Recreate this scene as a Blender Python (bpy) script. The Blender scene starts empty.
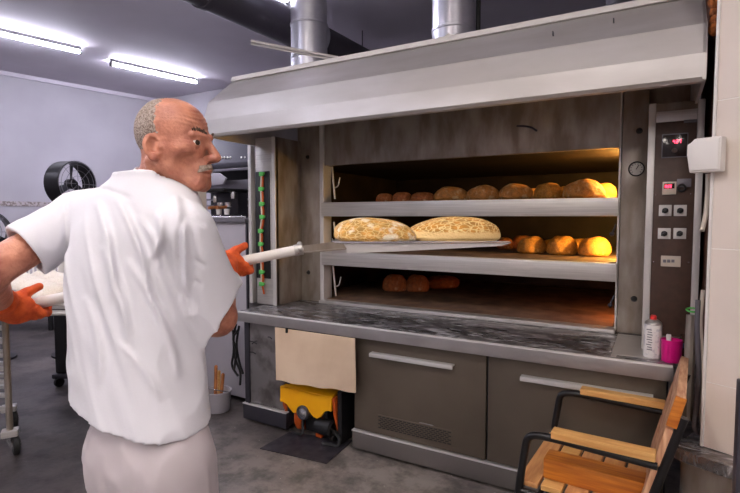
import bpy, bmesh, math, random
import numpy as np
from mathutils import Vector, Matrix
random.seed(7)
PI = math.pi
S = bpy.context.scene
COL = S.collection

# ------------------------------------------------------------------ camera
FPX, CAMH = 500.0, 1.5
YAW, PITCH = math.radians(29.8), math.atan(29.5 / 500.0)
cam = bpy.data.cameras.new('camera')
cam.sensor_width = 36.0
cam.lens = FPX / 740 * 36
cam.clip_start = 0.05
camo = bpy.data.objects.new('camera', cam)
COL.objects.link(camo)
camo.location = (0, 0, CAMH)
camo.rotation_euler = (PI / 2 - PITCH, 0, YAW)
S.camera = camo

# ------------------------------------------------------------------ world and exposure
w = bpy.data.worlds.new('world')
S.world = w
w.use_nodes = True
w.node_tree.nodes['Background'].inputs[0].default_value = (0.75, 0.78, 0.9, 1)
w.node_tree.nodes['Background'].inputs[1].default_value = 0.3
S.view_settings.view_transform = 'Standard'
S.view_settings.look = 'None'
S.view_settings.gamma = 1
S.view_settings.exposure = 1.15
LAMP_COOL = 60.0      # strength of the far tubes and the added left row
LAMP_FILL = 60.0      # unseen tubes added over and behind the camera
LAMP_COOL_COL = (0.86, 0.86, 1.0)
LAMP_FILL_COL = (1.0, 0.91, 0.82)

# ------------------------------------------------------------------ view helpers (photo pixel -> point in the room)
_f0 = np.array([-math.sin(YAW), math.cos(YAW), 0.0])
_r = np.array([math.cos(YAW), math.sin(YAW), 0.0])
_f = _f0 * math.cos(PITCH) + np.array([0, 0, -math.sin(PITCH)])
_u = np.cross(_r, _f)
_c = np.array([0, 0, CAMH])


def at(x, y, X=None, Y=None, Z=None, D=None):
    d = _f * FPX + _r * (x - 370) - _u * (y - 246.5)
    if X is not None: t = X / d[0]
    elif Y is not None: t = Y / d[1]
    elif Z is not None: t = (Z - CAMH) / d[2]
    else: t = D / FPX
    return Vector(_c + d * t)


# ------------------------------------------------------------------ materials
def lin(c):
    return tuple(((v / 255 + 0.055) / 1.055) ** 2.4 if v > 10 else v / 255 / 12.92 for v in c) + (1,)


MATS = {}


def mat(name, rgb, rough=0.5, metal=0.0, rgb2=None, scale=6.0, stretch=(1, 1, 1), lo=0.35, hi=0.65, bump=0.0,
        bscale=None, emit=None, estr=0.0, sss=0.0, detail=5.0, rvar=0.0, coat=0.0, spec=None):
    m = bpy.data.materials.new(name)
    m.use_nodes = True
    nt = m.node_tree
    b = nt.nodes['Principled BSDF']
    b.inputs['Base Color'].default_value = lin(rgb)
    b.inputs['Roughness'].default_value = rough
    b.inputs['Metallic'].default_value = metal
    if spec is not None: b.inputs['Specular IOR Level'].default_value = spec
    if coat: b.inputs['Coat Weight'].default_value = coat
    if sss:
        b.inputs['Subsurface Weight'].default_value = sss
        b.inputs['Subsurface Radius'].default_value = (0.01, 0.004, 0.002)
    if emit is not None:
        b.inputs['Emission Color'].default_value = lin(emit) if max(emit) > 1.01 else tuple(emit) + (1,)
        b.inputs['Emission Strength'].default_value = estr
    if rgb2 is not None or bump or rvar:
        tc = nt.nodes.new('ShaderNodeTexCoord')
        mp = nt.nodes.new('ShaderNodeMapping')
        mp.inputs['Scale'].default_value = stretch
        nt.links.new(tc.outputs['Object'], mp.inputs['Vector'])
        nz = nt.nodes.new('ShaderNodeTexNoise')
        nz.inputs['Scale'].default_value = scale
        nz.inputs['Detail'].default_value = detail
        nt.links.new(mp.outputs[0], nz.inputs['Vector'])
        if rgb2 is not None:
            rp = nt.nodes.new('ShaderNodeValToRGB')
            rp.color_ramp.elements[0].position = lo
            rp.color_ramp.elements[0].color = lin(rgb)
            rp.color_ramp.elements[1].position = hi
            rp.color_ramp.elements[1].color = lin(rgb2)
            nt.links.new(nz.outputs['Fac'], rp.inputs['Fac'])
            nt.links.new(rp.outputs['Color'], b.inputs['Base Color'])
        if rvar:
            mr = nt.nodes.new('ShaderNodeMapRange')
            mr.inputs['To Min'].default_value = rough - rvar
            mr.inputs['To Max'].default_value = rough + rvar
            mr.inputs['From Min'].default_value = 0.3
            mr.inputs['From Max'].default_value = 0.7
            nt.links.new(nz.outputs['Fac'], mr.inputs['Value'])
            nt.links.new(mr.outputs[0], b.inputs['Roughness'])
        if bump:
            n2 = nz
            if bscale:
                n2 = nt.nodes.new('ShaderNodeTexNoise')
                n2.inputs['Scale'].default_value = bscale
                n2.inputs['Detail'].default_value = detail
                nt.links.new(mp.outputs[0], n2.inputs['Vector'])
            bp = nt.nodes.new('ShaderNodeBump')
            bp.inputs['Strength'].default_value = min(bump, 1.0)
            bp.inputs['Distance'].default_value = 0.01
            nt.links.new(n2.outputs['Fac'], bp.inputs['Height'])
            nt.links.new(bp.outputs[0], b.inputs['Normal'])
    MATS[name] = m
    return m


def crust(name, base, crack, flour, cscale, fl=0.5, width=0.06, band=None):
    """bread crust: golden base, network of cracks, patches of flour"""
    m = mat(name, base, 0.62, rgb2=tuple(int(v * 0.72) for v in base), scale=4, lo=0.35, hi=0.75, bump=0.5, bscale=18)
    nt = m.node_tree
    b = nt.nodes['Principled BSDF']
    tc = [n for n in nt.nodes if n.type == 'TEX_COORD'][0]
    rp = [n for n in nt.nodes if n.type == 'VALTORGB'][0]
    nzw = nt.nodes.new('ShaderNodeTexNoise')
    nzw.inputs['Scale'].default_value = 5
    mixv = nt.nodes.new('ShaderNodeMix')
    mixv.data_type = 'VECTOR'
    mixv.inputs['Factor'].default_value = 0.14
    nt.links.new(tc.outputs['Object'], nzw.inputs['Vector'])
    nt.links.new(tc.outputs['Object'], mixv.inputs[4])
    nt.links.new(nzw.outputs['Color'], mixv.inputs[5])
    vo = nt.nodes.new('ShaderNodeTexVoronoi')
    vo.feature = 'DISTANCE_TO_EDGE'
    vo.inputs['Scale'].default_value = cscale
    nt.links.new(mixv.outputs[1], vo.inputs['Vector'])
    cr = nt.nodes.new('ShaderNodeValToRGB')
    cr.color_ramp.elements[0].position = 0.0
    cr.color_ramp.elements[0].color = (1, 1, 1, 1)
    cr.color_ramp.elements[1].position = width
    cr.color_ramp.elements[1].color = (0, 0, 0, 1)
    nt.links.new(vo.outputs['Distance'], cr.inputs['Fac'])
    m1 = nt.nodes.new('ShaderNodeMix')
    m1.data_type = 'RGBA'
    m1.inputs[7].default_value = lin(crack)
    nt.links.new(cr.outputs['Color'], m1.inputs['Factor'])
    nt.links.new(rp.outputs['Color'], m1.inputs[6])
    n3 = nt.nodes.new('ShaderNodeTexNoise')
    n3.inputs['Scale'].default_value = 3.2
    n3.inputs['Detail'].default_value = 8
    nt.links.new(tc.outputs['Object'], n3.inputs['Vector'])
    r3 = nt.nodes.new('ShaderNodeValToRGB')
    r3.color_ramp.elements[0].position = fl
    r3.color_ramp.elements[1].position = fl + 0.12
    nt.links.new(n3.outputs['Fac'], r3.inputs['Fac'])
    m2 = nt.nodes.new('ShaderNodeMix')
    m2.data_type = 'RGBA'
    m2.inputs[7].default_value = lin(flour)
    nt.links.new(r3.outputs['Color'], m2.inputs['Factor'])
    nt.links.new(m1.outputs[2], m2.inputs[6])
    last = m2.outputs[2]
    if band:                       # smooth pale flank below the crackled top
        sx = nt.nodes.new('ShaderNodeSeparateXYZ'); nt.links.new(tc.outputs['Object'], sx.inputs[0])
        ad = nt.nodes.new('ShaderNodeMath'); ad.operation = 'MULTIPLY_ADD'; ad.inputs[1].default_value = 0.25
        nt.links.new(n3.outputs['Fac'], ad.inputs[0]); nt.links.new(sx.outputs['Z'], ad.inputs[2])
        rb = nt.nodes.new('ShaderNodeValToRGB')
        rb.color_ramp.elements[0].position = band; rb.color_ramp.elements[0].color = (1, 1, 1, 1)
        rb.color_ramp.elements[1].position = band + .08; rb.color_ramp.elements[1].color = (0, 0, 0, 1)
        nt.links.new(ad.outputs[0], rb.inputs['Fac'])
        m3 = nt.nodes.new('ShaderNodeMix'); m3.data_type = 'RGBA'; m3.inputs[7].default_value = lin((248, 214, 150))
        nt.links.new(rb.outputs['Color'], m3.inputs['Factor']); nt.links.new(last, m3.inputs[6])
        last = m3.outputs[2]
    nt.links.new(last, b.inputs['Base Color'])
    return m


STEEL = mat('brushed_steel', (206, 202, 198), 0.40, 0.6, rgb2=(190, 186, 182), scale=3, stretch=(1, 1, 40), bump=0.03, rvar=0.08)
HOODM = mat('hood_steel', (206, 203, 202), 0.5, 0.6, rgb2=(188, 184, 181), scale=1.6, stretch=(1, 3, 3), rvar=0.09)
WORN = mat('worn_steel', (172, 163, 153), 0.42, 0.65, rgb2=(136, 124, 112), scale=4, stretch=(3, 3, 1), rvar=0.1)
PALES = mat('pale_steel', (214, 211, 208), 0.4, 0.35)
LIPS = mat('lip_steel', (172, 168, 168), 0.36, 0.6, rgb2=(158, 154, 154), scale=4)
WTOP = mat('worktop_steel', (150, 146, 146), 0.28, 0.85, rgb2=(120, 116, 118), scale=4, stretch=(1, 3, 1), rvar=0.1)
DOORM = mat('door_steel', (108, 98, 86), 0.42, 0.45, rgb2=(100, 90, 79), scale=2.5, rvar=0.06)
KICKM = mat('kick_steel', (124, 118, 114), 0.4, 0.6)
CHROME = mat('bright_metal', (225, 224, 226), 0.22, 0.9)
ALU = mat('aluminium', (214, 212, 210), 0.35, 0.75, rgb2=(190, 187, 184), scale=8, stretch=(1, 1, 6))
DUCTM = mat('galvanised_duct', (205, 205, 214), 0.38, 0.75, rgb2=(178, 178, 190), scale=5, rvar=0.08)
DARKD = mat('dark_duct', (74, 70, 78), 0.5, 0.3)
BLACK = mat('black_plastic', (24, 23, 25), 0.45)
BLACKM = mat('black_paint', (20, 19, 22), 0.35, 0.1)
RUBBER = mat('rubber', (30, 29, 30), 0.7)
DARKG = mat('dark_grey_metal', (62, 60, 68), 0.45, 0.4)
MIDG = mat('mid_grey_metal', (120, 117, 124), 0.42, 0.5)
PALEG = mat('pale_grey_panel', (176, 172, 180), 0.5, 0.1, rgb2=(166, 162, 170), scale=2)
BROWNP = mat('brown_panel', (80, 57, 46), 0.5, rgb2=(71, 50, 40), scale=30)
WHITEP = mat('white_plastic', (226, 222, 218), 0.45)
CREAM = mat('cream_plastic', (214, 202, 186), 0.5)
WALLM = mat('wall_paint', (170, 166, 174), 0.75, rgb2=(162, 158, 166), scale=1.5)
CEILM = mat('ceiling_paint', (206, 200, 210), 0.8, rgb2=(196, 190, 200), scale=1.2)
TILE = mat('tile_glaze', (226, 214, 204), 0.3, rgb2=(218, 206, 196), scale=3)
GROUT = mat('grout', (240, 234, 228), 0.7)
SOOT = mat('chamber_steel', (58, 44, 36), 0.6, 0.3, rgb2=(36, 27, 22), scale=5)
STONE = mat('hearth_stone', (128, 98, 74), 0.8, rgb2=(88, 66, 50), scale=8, bump=0.2)
SHIRT = mat('white_cotton', (220, 220, 228), 0.85, rgb2=(214, 214, 222), scale=5, spec=0.2, bump=0.05, bscale=200)
PANTS = mat('trouser_cotton', (192, 184, 188), 0.85, rgb2=(184, 176, 180), scale=5, spec=0.2)
SKIN = mat('skin', (200, 136, 110), 0.38, rgb2=(156, 90, 72), scale=30, lo=0.36, hi=0.72, bump=0.3, bscale=150, sss=0.03)
HAIRM = mat('grey_hair', (168, 156, 148), 0.8, rgb2=(112, 94, 84), scale=260, lo=0.4, hi=0.62, bump=0.5, bscale=300)
BROWM = mat('brow_hair', (84, 64, 54), 0.8, rgb2=(120, 104, 92), scale=120, bump=0.5)
MOUST = mat('grey_moustache', (190, 176, 162), 0.8, rgb2=(140, 118, 104), scale=120, bump=0.5)
EYEW = mat('eye_white', (225, 215, 208), 0.2)
IRIS = mat('iris', (58, 44, 34), 0.15)
LIPM = mat('lip', (168, 92, 78), 0.45)
GLOVE = mat('orange_glove', (222, 96, 36), 0.75, rgb2=(196, 72, 24), scale=40, bump=0.4, bscale=150)
SHOE = mat('white_shoe', (210, 208, 208), 0.5)
YELLOW = mat('yellow_plastic', (252, 182, 12), 0.42, rgb2=(246, 168, 8), scale=6)
ORANGE = mat('orange_plastic', (196, 84, 24), 0.5)
BOARD = mat('beige_board', (222, 198, 170), 0.8, rgb2=(206, 178, 148), scale=4, lo=0.4, hi=0.75, bump=0.05)
WOODL = mat('pine', (226, 178, 110), 0.5, rgb2=(206, 150, 84), scale=5, stretch=(1.2, 14, 14))
WOODD = mat('orange_pine', (206, 126, 40), 0.45, rgb2=(170, 92, 26), scale=5, stretch=(1.2, 14, 14))
WOODP = mat('worn_pine', (186, 128, 96), 0.5, rgb2=(222, 178, 140), scale=6, stretch=(14, 2, 1.2))
WOODS = mat('seat_pine', (216, 162, 104), 0.5, rgb2=(184, 122, 74), scale=5, stretch=(14, 1.4, 14), lo=0.3, hi=0.72)
WOODH = mat('tool_wood', (190, 120, 66), 0.6, rgb2=(150, 88, 46), scale=10)
PINK = mat('magenta_plastic', (214, 16, 128), 0.35)
REDP = mat('red_plastic', (214, 52, 48), 0.4)
GREENP = mat('green_plastic', (92, 196, 92), 0.45)
LABELW = mat('can_white', (232, 228, 226), 0.4, rgb2=(206, 202, 206), scale=40, lo=0.55, hi=0.62)
DOUGH = mat('raw_dough', (228, 218, 204), 0.7, rgb2=(216, 204, 188), scale=12, bump=0.1)
CLOTHW = mat('linen', (218, 214, 214), 0.85)
FOAM = mat('rusty_foam', (196, 112, 48), 0.9, rgb2=(96, 52, 26), scale=40, bump=1.0)
GLASSD = mat('dark_display', (40, 30, 28), 0.15)
LEDR = mat('red_led', (230, 30, 50), 0.4, emit=(1.0, 0.05, 0.12), estr=2.0)
DIAL = mat('dial_face', (206, 202, 194), 0.4)
PLATEB = mat('black_floor_plate', (44, 42, 50), 0.45, 0.3, rgb2=(70, 66, 72), scale=14, bump=0.2)
TUBE_COOL = mat('tube_cool', (255, 255, 255), 0.4, emit=LAMP_COOL_COL, estr=LAMP_COOL)
TUBE_FILL = mat('tube_fill', (255, 255, 255), 0.4, emit=LAMP_FILL_COL, estr=LAMP_FILL)
BULB = mat('oven_bulb', (255, 200, 90), 0.4, emit=(1.0, 0.55, 0.12), estr=900.0)
BULB_DIM = mat('oven_bulb_dim', (255, 140, 60), 0.4, emit=(1.0, 0.32, 0.08), estr=150.0)
GLASSB = mat('brown_glass', (58, 38, 26), 0.2)
BLUEL = mat('blue_label', (52, 62, 96), 0.5)
LOAF_A = crust('loaf_crust_floured', (206, 138, 66), (214, 160, 96), (214, 178, 130), 7, 0.52, 0.05)
LOAF_B = crust('loaf_crust_golden', (206, 138, 50), (226, 172, 88), (226, 182, 108), 6, 0.6, 0.05)
LOAF_D = crust('loaf_crust_dark', (196, 112, 58), (186, 118, 70), (206, 158, 112), 7, 0.56, 0.05)
BIG_A = crust('big_loaf_floured', (236, 176, 84), (250, 222, 156), (253, 240, 216), 6.5, 0.5, 0.09)
BIG_B = crust('big_loaf_tiger', (226, 158, 62), (253, 230, 166), (248, 218, 158), 8, 0.64, 0.13, 0.46)

# worktop: flour dust smeared over steel
nt = WTOP.node_tree
_b = nt.nodes['Principled BSDF']
_tc = [n for n in nt.nodes if n.type == 'TEX_COORD'][0]
_rp = [n for n in nt.nodes if n.type == 'VALTORGB'][0]
_mp = nt.nodes.new('ShaderNodeMapping'); _mp.inputs['Scale'].default_value = (2.2, 7, 1); _mp.inputs['Rotation'].default_value = (0, 0, 0.35)
_n = nt.nodes.new('ShaderNodeTexNoise'); _n.inputs['Scale'].default_value = 3.0; _n.inputs['Detail'].default_value = 9; _n.inputs['Distortion'].default_value = 1.6
_r2 = nt.nodes.new('ShaderNodeValToRGB'); _r2.color_ramp.elements[0].position = 0.50; _r2.color_ramp.elements[1].position = 0.66
_mx = nt.nodes.new('ShaderNodeMix'); _mx.data_type = 'RGBA'; _mx.inputs[7].default_value = lin((196, 194, 198))
nt.links.new(_tc.outputs['Object'], _mp.inputs[0]); nt.links.new(_mp.outputs[0], _n.inputs[0]); nt.links.new(_n.outputs['Fac'], _r2.inputs[0])
nt.links.new(_r2.outputs[0], _mx.inputs['Factor']); nt.links.new(_rp.outputs[0], _mx.inputs[6]); nt.links.new(_mx.outputs[2], _b.inputs['Base Color'])
_mr = nt.nodes.new('ShaderNodeMath'); _mr.operation = 'MULTIPLY_ADD'; _mr.inputs[1].default_value = -0.75; _mr.inputs[2].default_value = 0.8
nt.links.new(_r2.outputs[0], _mr.inputs[0]); nt.links.new(_mr.outputs[0], _b.inputs['Metallic'])

# floor: stained concrete
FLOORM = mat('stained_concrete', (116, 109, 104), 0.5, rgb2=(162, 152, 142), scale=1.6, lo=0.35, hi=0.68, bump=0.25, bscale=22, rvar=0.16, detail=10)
nt = FLOORM.node_tree
_b = nt.nodes['Principled BSDF']
_tc = [n for n in nt.nodes if n.type == 'TEX_COORD'][0]
_rp = [n for n in nt.nodes if n.type == 'VALTORGB'][0]
_n = nt.nodes.new('ShaderNodeTexNoise'); _n.inputs['Scale'].default_value = 5; _n.inputs['Detail'].default_value = 12; _n.inputs['Roughness'].default_value = 0.7
_r2 = nt.nodes.new('ShaderNodeValToRGB'); _r2.color_ramp.elements[0].position = 0.40; _r2.color_ramp.elements[0].color = lin((56, 52, 52)); _r2.color_ramp.elements[1].position = 0.56; _r2.color_ramp.elements[1].color = (1, 1, 1, 1)
_mx = nt.nodes.new('ShaderNodeMix'); _mx.data_type = 'RGBA'; _mx.blend_type = 'MULTIPLY'; _mx.inputs['Factor'].default_value = 0.6
_n4 = nt.nodes.new('ShaderNodeTexNoise'); _n4.inputs['Scale'].default_value = 34; _n4.inputs['Detail'].default_value = 4
_r4 = nt.nodes.new('ShaderNodeValToRGB'); _r4.color_ramp.elements[0].position = 0.70; _r4.color_ramp.elements[1].position = 0.74
_m4 = nt.nodes.new('ShaderNodeMix'); _m4.data_type = 'RGBA'; _m4.inputs[7].default_value = lin((200, 192, 184))
nt.links.new(_tc.outputs['Object'], _n.inputs[0]); nt.links.new(_n.outputs['Fac'], _r2.inputs[0])
nt.links.new(_rp.outputs[0], _mx.inputs[6]); nt.links.new(_r2.outputs[0], _mx.inputs[7])
nt.links.new(_tc.outputs['Object'], _n4.inputs[0]); nt.links.new(_n4.outputs['Fac'], _r4.inputs[0])
nt.links.new(_r4.outputs[0], _m4.inputs['Factor']); nt.links.new(_mx.outputs[2], _m4.inputs[6]); nt.links.new(_m4.outputs[2], _b.inputs['Base Color'])

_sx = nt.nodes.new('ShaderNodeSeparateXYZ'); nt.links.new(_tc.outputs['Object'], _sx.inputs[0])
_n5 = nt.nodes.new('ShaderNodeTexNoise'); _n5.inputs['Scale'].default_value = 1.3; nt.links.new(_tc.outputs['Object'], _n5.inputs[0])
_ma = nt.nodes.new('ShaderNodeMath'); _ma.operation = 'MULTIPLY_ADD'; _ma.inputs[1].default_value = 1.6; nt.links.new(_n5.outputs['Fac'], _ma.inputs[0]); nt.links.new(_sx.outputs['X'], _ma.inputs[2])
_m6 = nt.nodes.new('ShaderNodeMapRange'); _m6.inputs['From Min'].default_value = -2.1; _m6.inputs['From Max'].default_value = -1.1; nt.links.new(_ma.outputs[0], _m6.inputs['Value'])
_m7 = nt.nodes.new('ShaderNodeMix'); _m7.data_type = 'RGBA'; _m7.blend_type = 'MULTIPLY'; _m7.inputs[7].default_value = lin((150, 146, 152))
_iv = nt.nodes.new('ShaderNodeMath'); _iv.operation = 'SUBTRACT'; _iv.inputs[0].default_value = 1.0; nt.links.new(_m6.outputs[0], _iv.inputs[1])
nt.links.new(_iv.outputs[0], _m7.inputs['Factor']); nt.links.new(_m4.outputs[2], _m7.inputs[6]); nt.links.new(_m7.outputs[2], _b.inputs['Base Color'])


# ------------------------------------------------------------------ mesh builder
def V(*a):
    return Vector(a[0]) if len(a) == 1 else Vector(a)


def wloc(o):
    l = Vector((0, 0, 0))
    while o is not None:
        l = l + o.location
        o = o.parent
    return l


class MB:
    def __init__(self):
        self.bm = bmesh.new()
        self.smooth = []

    def _merge(self, tmp):
        me = bpy.data.meshes.new('t')
        tmp.to_mesh(me)
        tmp.free()
        self.bm.from_mesh(me)
        bpy.data.meshes.remove(me)
        return self

    def box(self, a, b, bev=0.0, M=None, seg=2):
        t = bmesh.new()
        a, b = V(a), V(b)
        lo = V(min(a.x, b.x), min(a.y, b.y), min(a.z, b.z)); hi = V(max(a.x, b.x), max(a.y, b.y), max(a.z, b.z))
        bmesh.ops.create_cube(t, size=1)
        for v in t.verts:
            v.co = V(*[lo[i] + (v.co[i] + 0.5) * (hi[i] - lo[i]) for i in range(3)])
        if bev:
            bmesh.ops.bevel(t, geom=t.edges[:], offset=min(bev, 0.45 * min(hi - lo)), segments=seg, affect='EDGES', profile=0.6)
        if M is not None:
            bmesh.ops.transform(t, matrix=M, verts=t.verts)
        return self._merge(t)

    def prism(self, pts, vec, bev=0.0, seg=2):
        """polygon (3D points, planar) extruded by vec"""
        t = bmesh.new()
        vs = [t.verts.new(V(p)) for p in pts]
        f = t.faces.new(vs)
        r = bmesh.ops.extrude_face_region(t, geom=[f])
        for v in r['geom']:
            if isinstance(v, bmesh.types.BMVert): v.co += V(vec)
        bmesh.ops.recalc_face_normals(t, faces=t.faces[:])
        if bev:
            bmesh.ops.bevel(t, geom=t.edges[:], offset=bev, segments=seg, affect='EDGES', profile=0.6)
        return self._merge(t)

    def tube(self, pts, r, n=14, cap=True, closed=False):
        t = bmesh.new()
        pts = [V(p) for p in pts]
        N = len(pts)
        rs = r if isinstance(r, (list, tuple)) else [r] * N
        prev = None
        rings = []
        for i, p in enumerate(pts):
            if closed: d = pts[(i + 1) % N] - pts[i - 1]
            elif i == 0: d = pts[1] - p
            elif i == N - 1: d = p - pts[i - 1]
            else: d = (pts[i + 1] - p).normalized() + (p - pts[i - 1]).normalized()
            d.normalize()
            if prev is None:
                x = d.orthogonal().normalized()
            else:
                x = prev - d * prev.dot(d)
                x = x.normalized() if x.length > 1e-6 else d.orthogonal().normalized()
            prev = x
            y = d.cross(x)
            rings.append([t.verts.new(p + (x * math.cos(a) + y * math.sin(a)) * rs[i]) for a in [2 * PI * k / n for k in range(n)]])
        for i in range(N if closed else N - 1):
            A, B = rings[i], rings[(i + 1) % N]
            for k in range(n):
                f = t.faces.new((A[k], A[(k + 1) % n], B[(k + 1) % n], B[k]))
                f.smooth = True
        if cap and not closed:
            t.faces.new(rings[0][::-1])
            t.faces.new(rings[-1])
        bmesh.ops.recalc_face_normals(t, faces=t.faces[:])
        return self._merge(t)

    def lathe(self, prof, o, axis=(0, 0, 1), n=32):
        """profile [(r, h)] around an axis through o"""
        t = bmesh.new()
        ax = V(axis).normalized()
        x = ax.orthogonal().normalized()
        y = ax.cross(x)
        o = V(o)
        rings = []
        for r, h in prof:
            if r < 1e-5: rings.append([t.verts.new(o + ax * h)])
            else: rings.append([t.verts.new(o + ax * h + (x * math.cos(a) + y * math.sin(a)) * r) for a in [2 * PI * k / n for k in range(n)]])
        for A, B in zip(rings, rings[1:]):
            for k in range(n):
                k2 = (k + 1) % n
                if len(A) == 1 and len(B) == 1: continue
                if len(A) == 1: f = t.faces.new((A[0], B[k], B[k2]))
                elif len(B) == 1: f = t.faces.new((A[k], A[k2], B[0]))
                else: f = t.faces.new((A[k], A[k2], B[k2], B[k]))
                f.smooth = True
        bmesh.ops.recalc_face_normals(t, faces=t.faces[:])
        return self._merge(t)

    def ball(self, c, r, M=None, sub=3):
        t = bmesh.new()
        bmesh.ops.create_icosphere(t, subdivisions=sub, radius=1)
        for v in t.verts:
            v.co = V(v.co.x * r[0], v.co.y * r[1], v.co.z * r[2]) if isinstance(r, (tuple, list)) else v.co * r
        if M is not None: bmesh.ops.transform(t, matrix=M, verts=t.verts)
        bmesh.ops.translate(t, vec=V(c), verts=t.verts)
        for f in t.faces: f.smooth = True
        return self._merge(t)

    def build(self, name, m, parent=None, origin=None, ang=30):
        me = bpy.data.meshes.new(name)
        bm = self.bm
        if parent is not None:
            off = wloc(parent)
        elif origin is not None:
            off = V(origin)
        else:
            xs = [v.co.x for v in bm.verts]; ys = [v.co.y for v in bm.verts]; zs = [v.co.z for v in bm.verts]
            off = V((min(xs) + max(xs)) / 2, (min(ys) + max(ys)) / 2, min(zs))
        for v in bm.verts: v.co -= off
        bm.to_mesh(me)
        bm.free()
        me.materials.append(m)
        try:
            me.set_sharp_from_angle(angle=math.radians(ang))
        except Exception:
            pass
        o = bpy.data.objects.new(name, me)
        COL.objects.link(o)
        if parent is not None: o.parent = parent
        else: o.location = off
        return o


def tag(o, label=None, cat=None, group=None, kind=None):
    if label: o['label'] = label
    if cat: o['category'] = cat
    if group: o['group'] = group
    if kind: o['kind'] = kind
    return o


def thing(name, loc, label, cat, group=None):
    o = bpy.data.objects.new(name, None)
    o.empty_display_size = 0.1
    COL.objects.link(o)
    o.location = V(loc)
    return tag(o, label, cat, group)


def struct(o):
    o['kind'] = 'structure'
    return o


def arc(c, r, a0, a1, n, ex, ey):
    c, ex, ey = V(c), V(ex), V(ey)
    return [c + (ex * math.cos(a) + ey * math.sin(a)) * r for a in [a0 + (a1 - a0) * i / n for i in range(n + 1)]]


def fillet(pts, r, n=6):
    """round the inner corners of a polyline"""
    pts = [V(p) for p in pts]
    out = [pts[0]]
    for i in range(1, len(pts) - 1):
        p = pts[i]
        a = (pts[i - 1] - p); b = (pts[i + 1] - p)
        k = min(r, a.length * 0.48, b.length * 0.48)
        A = p + a.normalized() * k; B = p + b.normalized() * k
        for j in range(n + 1):
            t = j / n
            out.append(A * (1 - t) ** 2 + p * 2 * t * (1 - t) + B * t ** 2)
    out.append(pts[-1])
    return out


# ------------------------------------------------------------------ room shell
CZ = 3.6
LW0, LW1 = V(-7.78, 6.03, 0), V(-10.38, -7.0, 0)        # the left wall runs along this line
RX, FY = 2.6, -7.0
fl = MB()
fl.prism([(LW1.x, FY, -0.1), (RX, FY, -0.1), (RX, 6.03, -0.1), (LW0.x, 6.03, -0.1)], (0, 0, 0.1))
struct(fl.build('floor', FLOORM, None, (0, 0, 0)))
ce = MB(); ce.prism([(LW1.x - .2, FY - .2, CZ), (RX + .2, FY - .2, CZ), (RX + .2, 6.23, CZ), (LW0.x - .2, 6.23, CZ)], (0, 0, 0.1))
struct(ce.build('ceiling', CEILM, None, (0, 0, CZ)))
d = (LW1 - LW0).normalized(); nrm = V(d.y, -d.x, 0)
if nrm.x > 0: nrm = -nrm
wl = MB(); wl.prism([LW0, LW1, LW1 + nrm * .1, LW0 + nrm * .1], (0, 0, CZ)); struct(wl.build('wall_left', WALLM, None, (0, 0, 0)))
wb = MB(); wb.box((LW0.x - .1, 6.03, 0), (RX, 6.13, CZ)); struct(wb.build('wall_back', WALLM, None, (0, 0, 0)))
wf = MB(); wf.box((LW1.x - .1, FY - .1, 0), (RX, FY, CZ)); struct(wf.build('wall_front', WALLM, None, (0, 0, 0)))
wr = MB(); wr.box((RX, FY, 0), (RX + .1, 6.13, CZ)); struct(wr.build('wall_right', WALLM, None, (0, 0, 0)))
# moulded strip along the left wall at eye height
PATT = mat('dado_pattern', (120, 108, 104), 0.6, rgb2=(168, 158, 160), scale=30, lo=0.42, hi=0.55)
ts = MB(); dz = 1.66
a = LW0 - nrm * .0; b = LW1
ts.prism([a + V(0, 0, dz), b + V(0, 0, dz), b + V(0, 0, dz + .07), a + V(0, 0, dz + .07)], -nrm * .012)
struct(ts.build('trim_1', PATT, None, (0, 0, 0)))
tp = MB(); tp.prism([a + V(0, 0, CZ - .06), b + V(0, 0, CZ - .06), b + V(0, 0, CZ - .001), a + V(0, 0, CZ - .001)], -nrm * .03)
struct(tp.build('trim_2', CEILM, None, (0, 0, 0)))
bb = MB(); bb.prism([a, b, b + V(0, 0, .12), a + V(0, 0, .12)], -nrm * .02); struct(bb.build('baseboard_left', DARKG, None, (0, 0, 0)))

# tiled end of the right-hand partition, turned a little towards the room
P0 = at(703, 380, D=2.0); P0.z = 0
td = V(math.sin(math.radians(114)), math.cos(math.radians(114)), 0)
tn = V(td.y, -td.x, 0)           # into the wall or out of it
if tn.y < 0: tn = -tn
SILL = at(701, 447, D=2.0).z
pw = MB()
pw.prism([P0 + V(0, 0, SILL), P0 + td * 1.2 + V(0, 0, SILL), P0 + td * 1.2 + tn * .35 + V(0, 0, SILL), P0 + tn * .35 + V(0, 0, SILL)], (0, 0, CZ - SILL))
struct(pw.build('wall_end', GROUT, None, (0, 0, 0)))
tile_zs = [SILL, at(720, 381, D=2.0).z, at(724, 248, D=2.0).z, at(730, 105, D=2.0).z]
tile_zs.append(tile_zs[-1] + (tile_zs[-1] - tile_zs[-2])); tile_zs.append(tile_zs[-1] + .36); tile_zs.append(CZ)
tl = MB()
for k in range(len(tile_zs) - 1):
    z0, z1 = tile_zs[k] + .002, tile_zs[k + 1] - .002
    for (u0, u1) in ((0.012, 0.21), (0.214, 0.45), (0.454, 0.7)):
        A = P0 + td * u0 - tn * .0012
        tl.prism([A + V(0, 0, z0), A + td * (u1 - u0) + V(0, 0, z0), A + td * (u1 - u0) + V(0, 0, z1), A + V(0, 0, z1)], tn * .003, 0.0008, 1)
struct(tl.build('trim_3', TILE, None, (0, 0, 0)))
ed = MB()
ed.prism([P0 - tn * .009 + V(0, 0, SILL), P0 + td * .011 - tn * .009 + V(0, 0, SILL), P0 + td * .011 + tn * .04 + V(0, 0, SILL), P0 - td * .003 + tn * .04 + V(0, 0, SILL)], (0, 0, CZ - SILL - .001), 0.003)
struct(ed.build('trim_4', WHITEP, None, (0, 0, 0)))

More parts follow.
